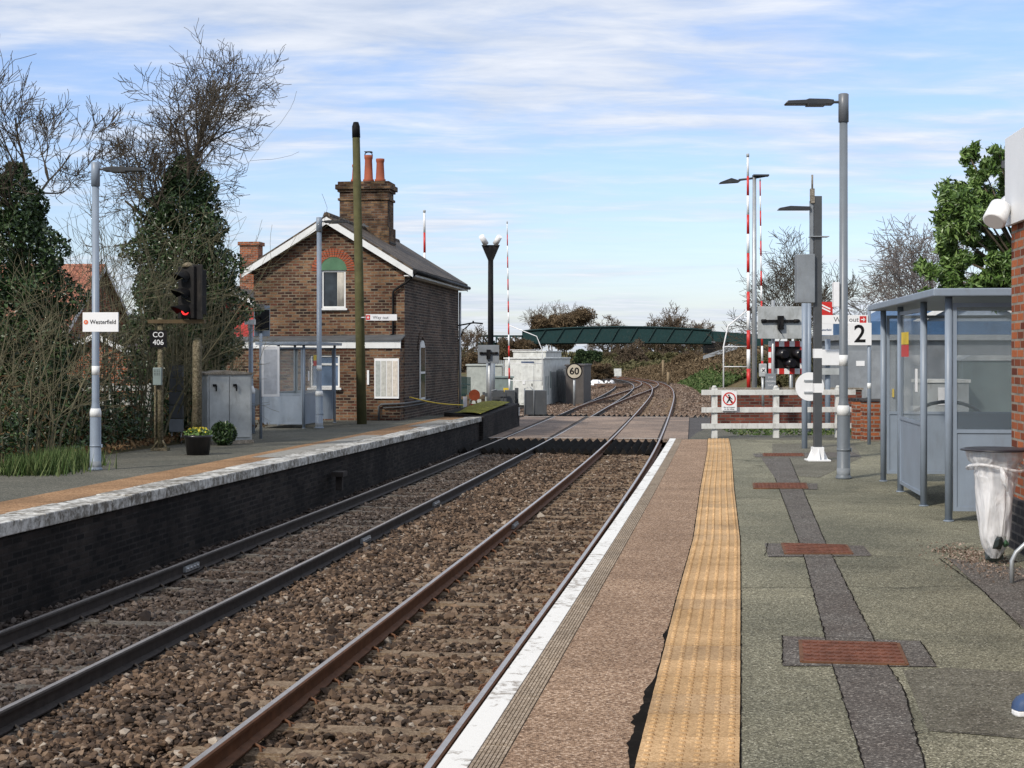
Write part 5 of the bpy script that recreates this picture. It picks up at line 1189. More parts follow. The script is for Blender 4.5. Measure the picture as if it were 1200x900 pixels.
# palisade and timber fence by the crossing, left
def palisade(name, label, a, b2_, h, m, n, base):
    o = thing(name, label, 'fence', (0, 0, 0)); d = Vector(b2_)-Vector(a)
    bb = MB()
    for i in range(n): p = Vector(a)+d*(i/(n-1)); bb.box((p.x, p.y, base+h/2), (.07, .03, h), math.atan2(d.y, d.x)); 
    bb.build('pales', m, o)
    bb = MB(); c = (Vector(a)+Vector(b2_))/2
    for z in (.3, h-.35): bb.box((c.x, c.y+.03, base+z), (d.length, .03, .05), math.atan2(d.y, d.x))
    bb.build('rails', m, o); return o
p0 = at(540, 416, 72.41); p1 = at(551, 416, 69.47); palisade('palisade_fence', 'dark green palisade fence at the corner of the cottage', tuple(p0), tuple(p1), 1.9, M['bridge'], 10, RZ-.3)
p0 = at(640, 416, 90.02); p1 = at(664, 416, 87.09); palisade('palisade_fence', 'grey palisade fence between the relay hut and the dark steel hut', tuple(p0), tuple(p1), 2.1, M['galv'], 16, RZ-.3)
p0 = at(588, 416, 88.06); p1 = at(598, 416, 88.06); palisade('palisade_fence', 'short grey palisade panel left of the relay hut', (p0.x-.6, 45*K, 0), (p1.x, 45*K, 0), 2.6, M['galv'], 12, RZ-.3)
o = thing('timber_fence', 'low pale timber fence at the road edge behind the mossy end wall', 'fence', (0, 0, 0))
for px in (536.5, 548, 566): 
    p = at(px, 416, 60.67); MB().span(p.x-.07, p.x+.07, 31*K, 31*K+.12, RZ-.3, .28 if px < 540 else .02).build('post', M['fence'], o)
pa_, pb_ = at(536, 416, 60.67), at(568, 416, 60.67)
MB().span(pa_.x, pb_.x, 31*K-.04, 31*K-.005, -.15, -.03).build('rail', M['fence'], o); MB().span(pa_.x, pb_.x, 31*K-.04, 31*K-.005, -.6, -.48).build('rail', M['fence'], o)
o = thing('round_marker', 'round orange board on a wooden trestle by the timber fence', 'sign', at(556, 463, 59.88)); MB().cyl((0, 0, 0), .22, .03, 20, axis='y').build('disc', M['orangeboard'], o); b = MB(); b.tube([(0, .05, .1), (-.35, .05, -.9)], .035, 6); b.tube([(0, .05, .1), (.2, .05, -.9)], .035, 6); b.build('trestle', M['fence'], o); MB().box((.03, .02, -.42), (.34, .03, .16)).build('red_bar', M['red'], o)
sign_board('small_notice', 'small white notice on the timber fence left of the orange board', 'sign', at(545, 471, 60.28), .16, .42, M['cleanwhite'])
o = thing('dark_fence', 'dark post and rail fence either side of the camera mast foot', 'fence', (0, 0, 0))
for px in (567, 588, 592): p = at(px, 416, 66.34); MB().span(p.x-.06, p.x+.06, 33.9*K, 33.9*K+.1, RZ-.1, 0.0).build('post', M['darkgrey'], o)
pa_, pb_ = at(566, 416, 66.34), at(593, 416, 66.34)
for z_ in (-.12, -.5): MB().span(pa_.x, pb_.x, 33.9*K-.06, 33.9*K-.01, z_-.08, z_+.08).build('rail', M['darkgrey'], o)

# right rear: brick pier, steel shed, cabinets
for lab, px, Yq, ytop, wd_ in (('short red brick pier left of the number 2 post', 1010, 15.4, 470, .26), ('short red brick pier right of the number 2 post beside the shelter', 1024, 14.6, 471, .34)):
    p = at(px, 416, Yq*K); o = thing('brick_pier', lab, 'pier', (p.x, Yq*K, -.06)); z_ = EYE-(ytop-HY)/F*Yq*K+.06; MB().span(-wd_/2, wd_/2, 0, .34, 0, z_).build('pier', M['redbrick'], o); MB().span(-wd_/2-.02, wd_/2+.02, -.02, .36, z_+.001, z_+.05).build('cap', M['bluebrick'], o)
p = at(1040, 416, 36.2); o = thing('grey_kiosk', 'grey steel station kiosk with doors behind the number 2 sign', 'kiosk', (p.x, 18.6*K, -.6))
MB().span(-1.0, 4.6, 0, 3, 0, 2.55).build('wall', M['midgrey'], o)
for k in range(3): d_ = MB().span(-.95+k*.62, -.38+k*.62, -.03, -.003, .35, 2.3).build('door', paint('kiosk_door_grey', (.26, .28, .30), .5), o, bev=.006); MB().box((-.45+k*.62, -.05, 1.3), (.04, .05, .2)).build('handle', M['yellow'] if k == 1 else M['galv'], d_)
MB().box((-.6, -.035, 2.0), (.2, .01, .12)).build('notice', M['cleanwhite'], o)
MB().span(-1.1, 4.7, -.12, 3.1, 2.55, 2.68).build('roof_edge', M['galv'], o); MB().span(-1.0, 4.6, .0, 3.0, 2.685, 3.0).build('blue_roof', M['blueroof'], o)
p = at(1062, 416, 46.97); 
bring('pale_building', 'pale blue-grey gabled building visible through the shelter glass', (at(1140, 416, 46.97).x, 24*K, -.6), 5, 8, 2.9, paint('pale_blue_render', (.30, .36, .44), .8), M['blueroof'], 1.3)
o = thing('tall_cabinet', 'tall grey cabinet with pitched lid seen through the shelter glass', 'cabinet', (*at(1160, 416, 23.09)[:2], -.02)); z_ = EYE-(421-HY)/F*23.09
MB().span(-.42, .5, 0, .6, 0, z_).build('body', paint('dark_sage_cabinet', (.15, .19, .185), .5), o, bev=.01); b = MB(); b.slab([(-.45, -.03, z_), (.53, -.03, z_), (.45, -.03, z_+.08), (-.3, -.03, z_+.08)], (0, 0, 0), (0, .66, 0)); b.build('lid', M['cab'], o)
o = thing('low_cabinet', 'lower pale cabinet with black vents and warning notice behind the shelter', 'cabinet', (*at(1108, 416, 22.7)[:2], -.02)); z_ = EYE-(447-HY)/F*22.7
MB().span(-.35, .35, 0, .5, 0, z_).build('body', M['cab'], o, bev=.01); MB().span(-.37, .37, -.02, .52, z_+.001, z_+.05).build('lid', M['hut'], o); MB().box((0, -.005, z_-.2), (.22, .01, .26)).build('warning_notice', M['cleanwhite'], o)
b = MB()
for k in range(6): b.box((0, -.006, z_-.45-.04*k), (.5, .01, .018))
b.build('vent_slots', M['black'], o)
b = MB(); b.tube([(math.cos(a)*.6, 0, math.sin(a)*.42) for a in np.linspace(0, math.pi, 14)], .025, 8); p = at(1110, 512, 20.74); tag(b.build('hoop_rail', M['gloss'], loc=(p.x, 10.6*K, .55)), 'black curved hoop rail behind the shelter glass', 'rail')

# brick building at the right edge
bu = Vector((.206, .979, 0)); br_ = Vector((.979, -.206, 0))
o = thing('station_building', 'orange-red brick station building at the right edge of the view', 'building', (4.20, 6.60*K, 0), -.107)
ztop = EYE+(HY-258)/F*12.92
MB().span(0, 3, -18, 0, .42, 3.15).build('wall', M['redbrick'], o); MB().span(-.05, 3, -18.05, .05, -.02, .42).build('plinth', M['bluebrick'], o)
MB().span(-.0, 3.0, -18, -.0, 3.151, 3.25).build('roof', M['lead'], o)
o = thing('wall_sign', 'large white board hung out high on the brick building corner', 'sign', (4.20, 6.60*K, 0), -.107)
b = MB(); b.span(-.05, -.012, -3.6, .02, 2.68, 3.42); pn = b.build('panel', M['cleanwhite'], o, bev=.004)
text('Westerfield', .42, M['midgrey'], pn, (-.055, -2.2, 3.05), (90, 0, -90), bold=.0)
MB().span(-.012, .0, -3.4, -3.2, 2.8, 3.2).build('bracket', M['galv'], o)
p = at(1197, 186, 13.5); b = MB().box((0, 0, 0), (.12, .2, .18)); tag(b.build('timber_block', M['fence'], loc=p, rz=.2), 'weathered timber block end above the white wall sign', 'timber')
p = at(1187, 193, 13.6); tag(MB().box((0, 0, 0), (.16, .14, .06), rx=.2).build('grey_bracket', M['lead'], loc=p), 'grey metal bracket beside the timber block', 'bracket')
o = thing('loudspeaker', 'white drum-shaped loudspeaker tilted down beside the wall sign', 'loudspeaker', at(1169, 250, 12.72))
b = MB(); ax = Vector((-.35, -.35, -.55)).normalized(); b.tube([-ax*.09, -ax*.08, ax*.09, ax*.1], [.06, .088, .095, .08], 18); b.build('drum', M['cleanwhite'], o)
b = MB(); b.tube([-ax*.1, -ax*.085], [.05, .075], 14); b.build('back_plate', M['cab'], o); b = MB(); b.tube([(.02, 0, .03), (.14, .05, .06)], .02, 8); b.build('bracket', M['galv'], o)
o = thing('loudspeaker', 'second white loudspeaker half hidden behind the tilted one', 'loudspeaker', at(1186, 240, 13.11)); b = MB(); b.tube([(-.02, -.1, -.02), (0, .1, .02)], [.085, .075], 18); b.build('drum', M['cleanwhite'], o)
# bin: ring and clear sack
p = at(1167, 527, 11.74); o = thing('litter_sack_holder', 'black hoop litter holder with a hanging clear plastic sack by the brick wall', 'litter bin', (p.x, 6.0*K, 0))
zr_ = p.z; b = MB(); n = 32; rr = .23
prof = [(-.03, -.006), (.03, -.006), (.035, .004), (.0, .010), (-.03, .006)]
vs = [((rr+q[0])*math.cos(6.2832*i/n), (rr+q[0])*math.sin(6.2832*i/n), zr_+q[1]) for i in range(n) for q in prof]; k = len(prof)
b.add(vs, [(i*k+j, ((i+1) % n)*k+j, ((i+1) % n)*k+(j+1) % k, i*k+(j+1) % k) for i in range(n) for j in range(k)], 0, True); b.cyl((0, 0, zr_+.0), rr, .012, n); b.build('hoop_lid', M['bin'], o)
b = MB(); b.box((rr+.12, .03, zr_), (.28, .09, .025)); b.build('wall_arm', M['bin'], o)
V = []; n = 40; lv = 34
for j in range(lv):
    t = j/(lv-1); z = zr_-.012-t*(zr_-.06); rad = rr*(1.0 if t < .05 else 1.0-.28*min(1, (t-.05)/.2) if t < .25 else .72-.18*(t-.25)/.5 if t < .75 else .54*(1-((t-.75)/.25)**2*.7)); off = -.01*math.sin(t*2.2)
    if .12 < t < .2: rad *= .9
    for i in range(n):
        a = 6.2832*i/n; q = rad*(1+.05*math.sin(5*a+3*t*4)+.03*math.sin(11*a-6*t)+rng.normal(0, .006)); V.append((off+q*math.cos(a)*.92, q*math.sin(a)*.8, z))
b = MB(); b.add(V, [(j*n+i, j*n+(i+1) % n, (j+1)*n+(i+1) % n, (j+1)*n+i) for j in range(lv-1) for i in range(n)], 0, True); b.build('sack', M['bag'], o)
b = MB(); b.tube([(rr*.93*math.cos(a), rr*.8*math.sin(a), zr_-.13+.025*math.sin(a*2)) for a in np.linspace(0, 6.28, 24)], .012, 6, cap=False); b.tube([(-.02, -rr*.82, zr_-.12), (.0, -rr*.9, zr_-.2), (.03, -rr*.85, zr_-.3)], [.012, .03, .01], 6); b.build('sack_tie', M['bag'], o)
r_ = np.random.default_rng(8); V, Fq = rocks(7, lambda r, n: np.array([0.02, 0, .13])+r.normal(0, .035, (n, 3)), .05, 9, 1); npmesh('rubbish', V, Fq, paint('dark_rubbish', (.03, .04, .04), .4), o)
V, Fq = rocks(2, lambda r, n: np.array([0.04, -.03, .19])+r.normal(0, .02, (n, 3)), .05, 10, 1); npmesh('green_wrapper', V, Fq, M['green'], o)
b = MB(); p = gp(1186, 684); b.tube([(0, 0, 0), (0, 0, .16), (.03, 0, .22), (.14, -.02, .33), (.3, -.04, .4)], .017, 8); tag(b.build('bike_hoop', M['galv'], loc=p), 'bent galvanised tube rail at the foot of the brick wall', 'rail')
# shoe tip at the right edge
def shoe(label, px, py, rz):
    p = gp(px, py); o = thing('trainer_shoe', label, 'shoe', (p.x, p.y, .002), rz, 'pair of trainers at the right edge')
    P = [(-.14, .0), (-.135, .035), (-.08, .047), (.02, .045), (.1, .04), (.15, .03), (.155, .0), (.15, -.03), (.1, -.038), (.02, -.038), (-.08, -.042), (-.135, -.03)]
    MB().prism(P, .0, .028).build('sole', M['cleanwhite'], o, bev=.008)
    b = MB(); lv = [(1, .028), (.97, .055), (.86, .08), (.6, .1)]; vs = [(q[0]*s_+.03*(1-s_), q[1]*s_, z) for s_, z in lv for q in P]; k = len(P)
    b.add(vs, [(i*k+j, i*k+(j+1) % k, (i+1)*k+(j+1) % k, (i+1)*k+j) for i in range(3) for j in range(k)]+[tuple(range(3*k, 4*k))], 0, True); b.build('upper', M['bluesign'], o)
shoe('blue and white trainer toe poking in at the right edge of the platform', 1222, 838, R(12))

# footbridge
o = thing('footbridge', 'dark green arched steel footbridge spanning the tracks in the distance', 'footbridge', (0, 0, 0)); Yb = 118*K
def bp(px, py, Y=Yb): return at(px, py, Y)
n = 40; topc = lambda x: 383.2+((x-728)/120)**2*5.2
xs = np.linspace(612, 834, n+1)
for dy, nm in ((0, 'near_girder'), (3.0, 'far_girder')):
    b = MB(); P = [bp(x, topc(x)) for x in xs]+[bp(x, 401.5-((x-728)/110)**2*-1.2) for x in xs[::-1]]
    P = [p+Vector((0, dy, 0)) for p in P]; 
    for i in range(n):
        q = [P[i], P[i+1], P[-2-i], P[-1-i]]; b.slab(q, (0, 0, 0), (0, .08, 0))
    g_ = b.build('girder', M['bridge'], o)
    b = MB()
    for i in range(n): 
        for A, B in ((P[i], P[i+1]), (P[-1-i], P[-2-i])): b.tube([A+Vector((0, -.1, 0)), B+Vector((0, -.1, 0))], .16, 4, smooth=False)
    for x in np.arange(630, 830, 21.5): b.tube([bp(x, 401)+Vector((0, dy-.1, 0)), bp(x+10, topc(x+10))+Vector((0, dy-.1, 0))], .11, 4, smooth=False)
    b.build('bracing', M['bridgedark'], g_)
b = MB(); A, B = bp(612, 402), bp(834, 402); b.span(A.x, B.x, Yb, Yb+3, A.z-.1, A.z+.15); b.build('deck', M['bridgedark'], o)
b = MB(); A, B = bp(836, 390), bp(900, 394)
b.slab([bp(836, 388), bp(905, 393), bp(905, 408), bp(836, 400)], (0, 0, 0), (0, 3, 0)); b.build('approach_span', M['bridge'], o)
b = MB(); b.slab([bp(826, 401), bp(858, 401), bp(848, 407), bp(832, 414), bp(826, 414)], (0, .3, 0), (0, 2.7, 0)); b.build('abutment', M['black'], o)
b = MB()
A = bp(558, 393); B = bp(612, 393)
for z0_, z1_ in ((392.8, 395), (401.5, 405)): q = bp(558, z0_); q2 = bp(612, z1_); b.slab([q, bp(612, z0_), q2, bp(558, z1_)], (0, 0, 0), (0, .3, 0))
for x in np.linspace(558, 611, 8): b.slab([bp(x, 393), bp(x+1.6, 393), bp(x+1.6, 404), bp(x, 404)], (0, 0, 0), (0, .3, 0))
for x in np.linspace(558, 604, 7): b.tube([bp(x, 394), bp(x+7, 403)], .12, 4)
b.build('stair_landing', M['bridge'], o)
for x in (571, 604): b = MB(); q = bp(x, 405); b.span(q.x-.3, q.x+.3, Yb, Yb+.6, -1.4, q.z); b.build('pier', M['bridgedark'], o)
# steps ramp railing on right bank
b = MB(); o2 = thing('ramp_railing', 'pale mesh ramp railing climbing the bank below the bridge approach', 'railing', (0, 0, 0)); Yr = 80*K
b.slab([at(824, 417, Yr), at(864, 403, Yr), at(864, 409, Yr), at(824, 421, Yr)], (0, 0, 0), (0, .1, 0)); b.build('mesh_panel', M['galv'], o2)
# bits at the far left of track: white bags and timber heap
o = thing('tarpaulin_bundle', 'white tarpaulin bundle on a timber heap beyond the dark hut', 'bundle', (*at(706, 416, 129.16)[:2], -1.1))
V, Fq = rocks(9, lambda r, n: np.stack([np.linspace(-1.1, .8, n), r.normal(0, .3, n), .3+r.normal(0, .08, n)], 1), .28, 12, .8); npmesh('bundle', V, Fq, M['cleanwhite'], o)
b = MB(); r5 = random.Random(2)
for k in range(26): x = r5.uniform(-3, 2); b.box((x, r5.uniform(-3, 2), r5.uniform(-.05, .35)), (r5.uniform(1, 2.4), .14, .14), r5.uniform(0, 3))
b.build('timber_heap', paint('old_sleeper_timber', (.15, .1, .075), .9), o)
o = thing('trackside_cabinet', 'small pale trackside cabinet far down the line under the bridge', 'cabinet', (*at(724, 416, 180.04)[:2], -1.3)); MB().span(-.42, .42, 0, .6, .4, 1.3).build('body', M['hut'], o); MB().span(-.15, .15, .1, .4, 0, .5).build('leg', M['galv'], o)
for lab, px, Yq, yt in (('thin wooden pole right of the line beneath the bridge', 777, 88, 422), ('shorter wooden post close to the green bank beneath the bridge', 783, 72, 436)):
    Yq *= K; p = at(px, 416, Yq); tag(MB().cyl((0, 0, 0), .13, EYE-(yt-HY)/F*Yq+1.3, 8).build('wooden_post', M['fence'], loc=(p.x, Yq, -1.3)), lab, 'post')
# white fence fragments behind the shrubs
o = thing('garden_fence', 'white garden fence glimpsed between the bare shrub stems', 'fence', (0, 0, 0)); Yg = 16.5*K
xa, xb = at(85, 416, Yg).x, at(178, 416, Yg).x
for py in (455, 472): z_ = EYE-(py-HY)/F*Yg; MB().span(xa, xb, Yg, Yg+.03, z_-.05, z_+.05).build('rail', M['oldwhite'], o)
for px in (88, 130, 174): x = at(px, 416, Yg).x; MB().span(x-.05, x+.05, Yg+.035, Yg+.12, -.3, EYE-(449-HY)/F*Yg).build('post', M['oldwhite'], o)

# ================================================================ VEGETATION
def grow(b, p, d, ln, r, lvl, rr, spread, up, twigs, kids=(3, 5), minr=.004):
    n = 5 if ln > .8 else 4; pts = [p.copy()]; rad = [r]; q = p.copy(); dd = d.copy()
    for i in range(n):
        dd = (dd+Vector((rr.gauss(0, .13), rr.gauss(0, .13), rr.gauss(0, .1)+up))).normalized(); q = q+dd*ln/n; pts.append(q.copy()); rad.append(max(minr, r*(1-.62*(i+1)/n)))
    b.tube(pts, rad, 6 if r > .04 else (4 if r > .012 else 3), cap=False)
    if lvl <= 0: return
    k = rr.randint(*kids)
    for i in range(k):
        t = .3+.7*(i+rr.random()*.8)/k; idx = min(n, max(1, int(t*n+.5))); base = pts[idx]
        t_ = (pts[idx]-pts[idx-1]).normalized(); side = t_.orthogonal().normalized(); side.rotate(Matrix.Rotation(rr.uniform(0, 6.283), 3, t_))
        ang = rr.uniform(.55, 1.25)*spread; nd = (t_*math.cos(ang)+side*math.sin(ang)).normalized()
        grow(b, base, nd, ln*rr.uniform(.5, .78)*(1.1-.25*t), max(minr, rad[idx]*rr.uniform(.5, .72)), lvl-1, rr, spread, up, twigs, kids, minr)
def bare_tree(name, label, base, h, r, lvl, seed, m='bark', spread=.8, up=.06, lean=(0, 0), trunkfrac=.4, kids=(3, 5), nleader=4, group=None, cat='tree', minr=.004, ivy=None, droop=0):
    rr = random.Random(seed); o = thing(name, label, cat, base, 0, group)
    tb_ = MB(); th = h*trunkfrac; pts = [Vector((lean[0]*t*h, lean[1]*t*h, th*t))+Vector((rr.gauss(0, .03*h*.1), rr.gauss(0, .01*h), 0))*(t > 0) for t in (0, .25, .5, .75, 1)]
    tb_.tube(pts, [r*1.25, r, r*.93, r*.87, r*.8], 10); tb_.build('trunk', M[m], o)
    cb = MB()
    for i in range(nleader):
        a = 6.283*i/nleader+rr.uniform(-.5, .5); ang = (.12 if i == 0 else rr.uniform(.35, .85))*spread*1.2
        d = Vector((math.cos(a)*math.sin(ang)+lean[0], math.sin(a)*math.sin(ang)+lean[1], math.cos(ang)))
        st = pts[-1] if i < 2 else pts[-2].lerp(pts[-1], rr.uniform(0, 1))
        grow(cb, st.copy(), d, (h-th)*rr.uniform(.5, .7)*(1.05 if i == 0 else 1), r*.5, lvl, rr, spread, up, None, kids, minr)
    cb.build('crown', M[m], o, uv=False)
    if ivy:
        r2 = np.random.default_rng(seed); n, prof, size = ivy; P = []
        pz = [q[0] for q in prof]; 
        z = r2.uniform(pz[0], pz[-1], n*2); R_ = np.interp(z, pz, [q[1] for q in prof]); keep = r2.uniform(0, max(R_), n*2) < R_; z, R_ = z[keep], R_[keep]
        a = r2.uniform(0, 6.283, len(z)); lump = 1+.22*np.sin(a*3+z*2.3)+.16*np.sin(a*5-z*4.1)+.12*np.sin(z*7+a)
        q = R_*lump*r2.uniform(.25, 1, len(z))**.5; cx_ = np.interp(z, pz, [q_[2] for q_ in prof])
        gap = (np.sin(a*4+z*5)+np.sin(z*9-a*2)+r2.normal(0, .8, len(z))) < 1.5
        P = np.stack([cx_+q*np.cos(a), q*np.sin(a)*.9, z], 1)[gap]; V, Fq = leafcloud(P, size, r2, 1.5); npmesh('ivy', V, Fq, M['ivy'], o)
    return o
def tb(px, Y, z=-.25): return Vector(((px-HX)/F*Y, Y, z))
def hz_at(py, Y, z=-.25): return EYE-(py-HY)/F*Y-z
Y1 = 17.5*K
bare_tree('ivy_clad_tree', 'tall bare-topped tree with a thick ivy mantle behind the railway signal', tb(217, Y1), hz_at(44, Y1), .12, 4, 11, 'barkmid', spread=.9, up=.055, trunkfrac=.60, kids=(4, 6), nleader=6, minr=.006,
          ivy=(34000, [(0, .8, 0), (1.3, 1.0, 0), (2.4, 1.25, .05), (3.4, 1.12, .0), (4.4, .98, -.05), (5.2, .78, -.05), (5.8, .5, 0), (6.3, .12, 0)], .065))
Y2 = 14.5*K
bare_tree('ivy_clad_tree', 'bare-topped ivy covered tree at the far left edge', tb(25, Y2), hz_at(62, Y2), .08, 4, 23, 'barkmid', spread=.75, up=.08, trunkfrac=.58, kids=(4, 5), nleader=4, minr=.0055,
          ivy=(24000, [(0, .9, 0), (1.6, 1.05, 0), (3.0, .95, -.1), (4.2, .75, -.15), (4.9, .5, -.15), (5.4, .15, -.1)], .062))
# many-stemmed bare shrubs
def shrub(label, base, h, seed, nst, w_, m='stem', lvl=2, group='bare many-stemmed shrubs behind the far platform', kids=(2, 4)):
    rr = random.Random(seed); o = thing('bare_shrub', label, 'shrub', base, 0, group); b = MB(); c = MB()
    for i in range(nst):
        a = rr.uniform(0, 6.283); st = Vector((math.cos(a)*w_*.25*rr.random(), math.sin(a)*w_*.25*rr.random(), 0)); d = Vector((math.cos(a)*rr.uniform(.02, .4), math.sin(a)*rr.uniform(.02, .35), 1)).normalized(); ln = h*rr.uniform(.55, 1.02); r = rr.uniform(.012, .026)
        n = 7; pts = [st]; rad = [r]; q = st.copy(); dd = d.copy()
        for k in range(n):
            dd = (dd+Vector((rr.gauss(0, .09), rr.gauss(0, .09), .03))).normalized(); q = q+dd*ln/n; pts.append(q.copy()); rad.append(max(.004, r*(1-.8*(k+1)/n)))
        b.tube(pts, rad, 5, cap=False)
        for k in range(rr.randint(5, 9)):
            idx = rr.randint(2, n); t_ = (pts[idx]-pts[idx-1]).normalized(); s_ = t_.orthogonal(); s_.rotate(Matrix.Rotation(rr.uniform(0, 6.283), 3, t_)); ang = rr.uniform(.4, 1.0)
            grow(c, pts[idx], (t_*math.cos(ang)+s_*math.sin(ang)).normalized(), ln*rr.uniform(.18, .38), rad[idx]*.7, lvl-1, rr, .8, .04, None, kids, .0035)
    b.build('stem', M[m], o, uv=False); c.build('crown', M[m], o, uv=False); return o
shr = [(-20, 13.6, 2.7, 9), (12, 13.0, 3.0, 9), (45, 13.2, 3.3, 10), (72, 14.2, 4.0, 9), (98, 15.6, 5.3, 9), (122, 15.2, 4.6, 9), (145, 16, 5.4, 10), (168, 15.9, 4.8, 10), (196, 16.3, 4.6, 13), (222, 16.8, 4.2, 12), (248, 16.8, 3.8, 10), (272, 19.5, 4.2, 6)]
desc = ['at the extreme left edge', 'in front of the left ivy tree', 'just right of the left ivy tree', 'two shrubs left of the nameboard lamp post', 'immediately left of the nameboard lamp post, tall', 'directly behind the nameboard', 'immediately right of the nameboard lamp post, tallest', 'left of the railway signal', 'right behind the railway signal post', 'behind the short concrete post', 'behind the pale cabinet', 'with arching stems between the signal and the cottage']
for i, (px, Y, h, n) in enumerate(shr): shrub('bare olive-brown shrub '+desc[i], tb(px, Y*K, -.2), h, 100+i, n, 1.6, kids=(2, 3))
# undergrowth
def carpet(name, label, cat, n, region, size, m, seed, hgt, aspect=1.8):
    r = np.random.default_rng(seed); P = region(r, n); P[:, 2] += np.abs(r.normal(0, hgt, len(P))); V, Fq = leafcloud(P, size, r, aspect); return tag(npmesh(name, V, Fq, M[m]), label, cat, kind='stuff')
def reg(s0, s1, d0, d1, z=-.2):
    def f(r, n):
        s = r.uniform(s0, s1, n); d = r.uniform(d0, d1, n); x, y = TC(s, d); return np.stack([x, y, np.full(n, z)], 1)
    return f
carpet('leaf_litter', 'brown dead leaves and litter under the shrubs behind the far platform', 'leaf litter', 14000, reg(sY(3.91), sYr(36.5), 9.1, 14, -.14), .06, 'dead', 41, .05)
carpet('undergrowth', 'tangled green undergrowth below the bare shrubs', 'undergrowth', 52000, reg(sY(9.79), sYr(36), 9.5, 14.0, -.15), .055, 'ivy', 42, .6)
carpet('undergrowth', 'brown tangled bramble mass below the bare shrubs', 'undergrowth', 9000, reg(sY(9.79), sYr(36), 9.6, 14.5, -.1), .035, 'dead', 43, .6, 6)
def blades(n, cs, hgt, seed, w_=.012):
    r = np.random.default_rng(seed); k = r.integers(0, len(cs), n); C = np.array(cs)[k]; P = C[:, :3]+np.stack([r.normal(0, 1, n)*C[:, 3], r.normal(0, 1, n)*C[:, 3]*.8, np.zeros(n)], 1)
    a = r.uniform(0, 6.283, n); d = np.stack([np.cos(a), np.sin(a), np.zeros(n)], 1); h = hgt*r.uniform(.5, 1.2, (n, 1)); tip = P+np.array([0, 0, 1])*h+d*h*r.uniform(.1, .7, (n, 1)); s_ = np.stack([-np.sin(a), np.cos(a), np.zeros(n)], 1)*w_
    V = np.stack([P-s_, P+s_, tip], 1).reshape(-1, 3); return V, np.arange(3*n).reshape(-1, 3)
pg = [gp(45, 553, -.15), gp(62, 548, -.15), gp(30, 557, -.15), gp(15, 560, -.15), gp(5, 575, -.15), gp(78, 545, -.15)]
V, Fq = blades(2600, [(p.x, p.y+.8, -.18, .26) for p in pg[:4]], .30, 51); tag(npmesh('grass_tuft', V, Fq, M['grass']), 'bright green grass tufts at the back of the far platform', 'grass', kind='stuff')
# flowering plant patch beside the planter
# laurel tree by the station building
o = thing('laurel_tree', 'glossy green laurel crown beside the brick building at the right edge', 'tree', tb(1178, 26.42, -.1))
rr = random.Random(5); b = MB(); 
b.tube([(.75, 0, 0), (.7, 0, 1.2), (.6, 0, 2.9)], [.16, .12, .08], 8); b.build('trunk', M['bark'], o)
r_ = np.random.default_rng(66); cl = []; c = MB()
spots = [(1150, 205), (1158, 196), (1196, 215), (1180, 190), (1122, 250), (1120, 236), (1112, 262), (1136, 228), (1098, 322), (1130, 318), (1160, 312), (1190, 318), (1115, 296), (1145, 290), (1175, 284), (1200, 290), (1126, 272), (1150, 262), (1178, 255), (1205, 250), (1140, 240), (1162, 232), (1188, 226), (1148, 222), (1170, 212), (1185, 200), (1205, 205), (1195, 182), (1140, 186), (1160, 186), (1210, 170), (1110, 330), (1150, 335), (1190, 338), (1215, 300), (1220, 240), (1128, 232)]
for px, py in spots:
    q = at(px, py, 26.42)-o.location; yy = rr.uniform(-.5, .5); cnt = 1300 if py > 235 else 420; sz = rr.uniform(.2, .34) if py > 225 else .17
    cl += [ball(r_, cnt//5, (q.x+r_.normal(0, sz*.6), yy+r_.normal(0, sz*.6), q.z+r_.normal(0, sz*.55)), (sz*.62, sz*.6, sz*.66), .1) for _ in range(5)]; c.tube([(.6, 0, 2.7), (q.x*.6+.2, yy*.5, 2.8+(q.z-2.8)*.6), (q.x, yy, q.z)], [.035, .02, .008], 5)
V, Fq = leafcloud(np.vstack(cl), .05, r_, 2.8); npmesh('crown', V, Fq, M['laurel'], o); c.build('branches', M['bark'], o, uv=False)
# bare trees on the right
bare_tree('bare_tree', 'bare spreading tree behind the glass shelter roof, beside the laurel', tb(1095, 58.71, -.6), hz_at(236, 58.71, -.6), .13, 4, 7, 'lilac', spread=.95, up=.03, trunkfrac=.3, nleader=6, minr=.010, kids=(4, 5))
bare_tree('bare_tree', 'round-headed bare tree behind the right barrier and signals', tb(928, 74.37, -1.2), hz_at(290, 74.37, -1.2), .16, 4, 8, 'barkmid', spread=.75, up=.04, trunkfrac=.3, nleader=6, minr=.010, kids=(4, 5))
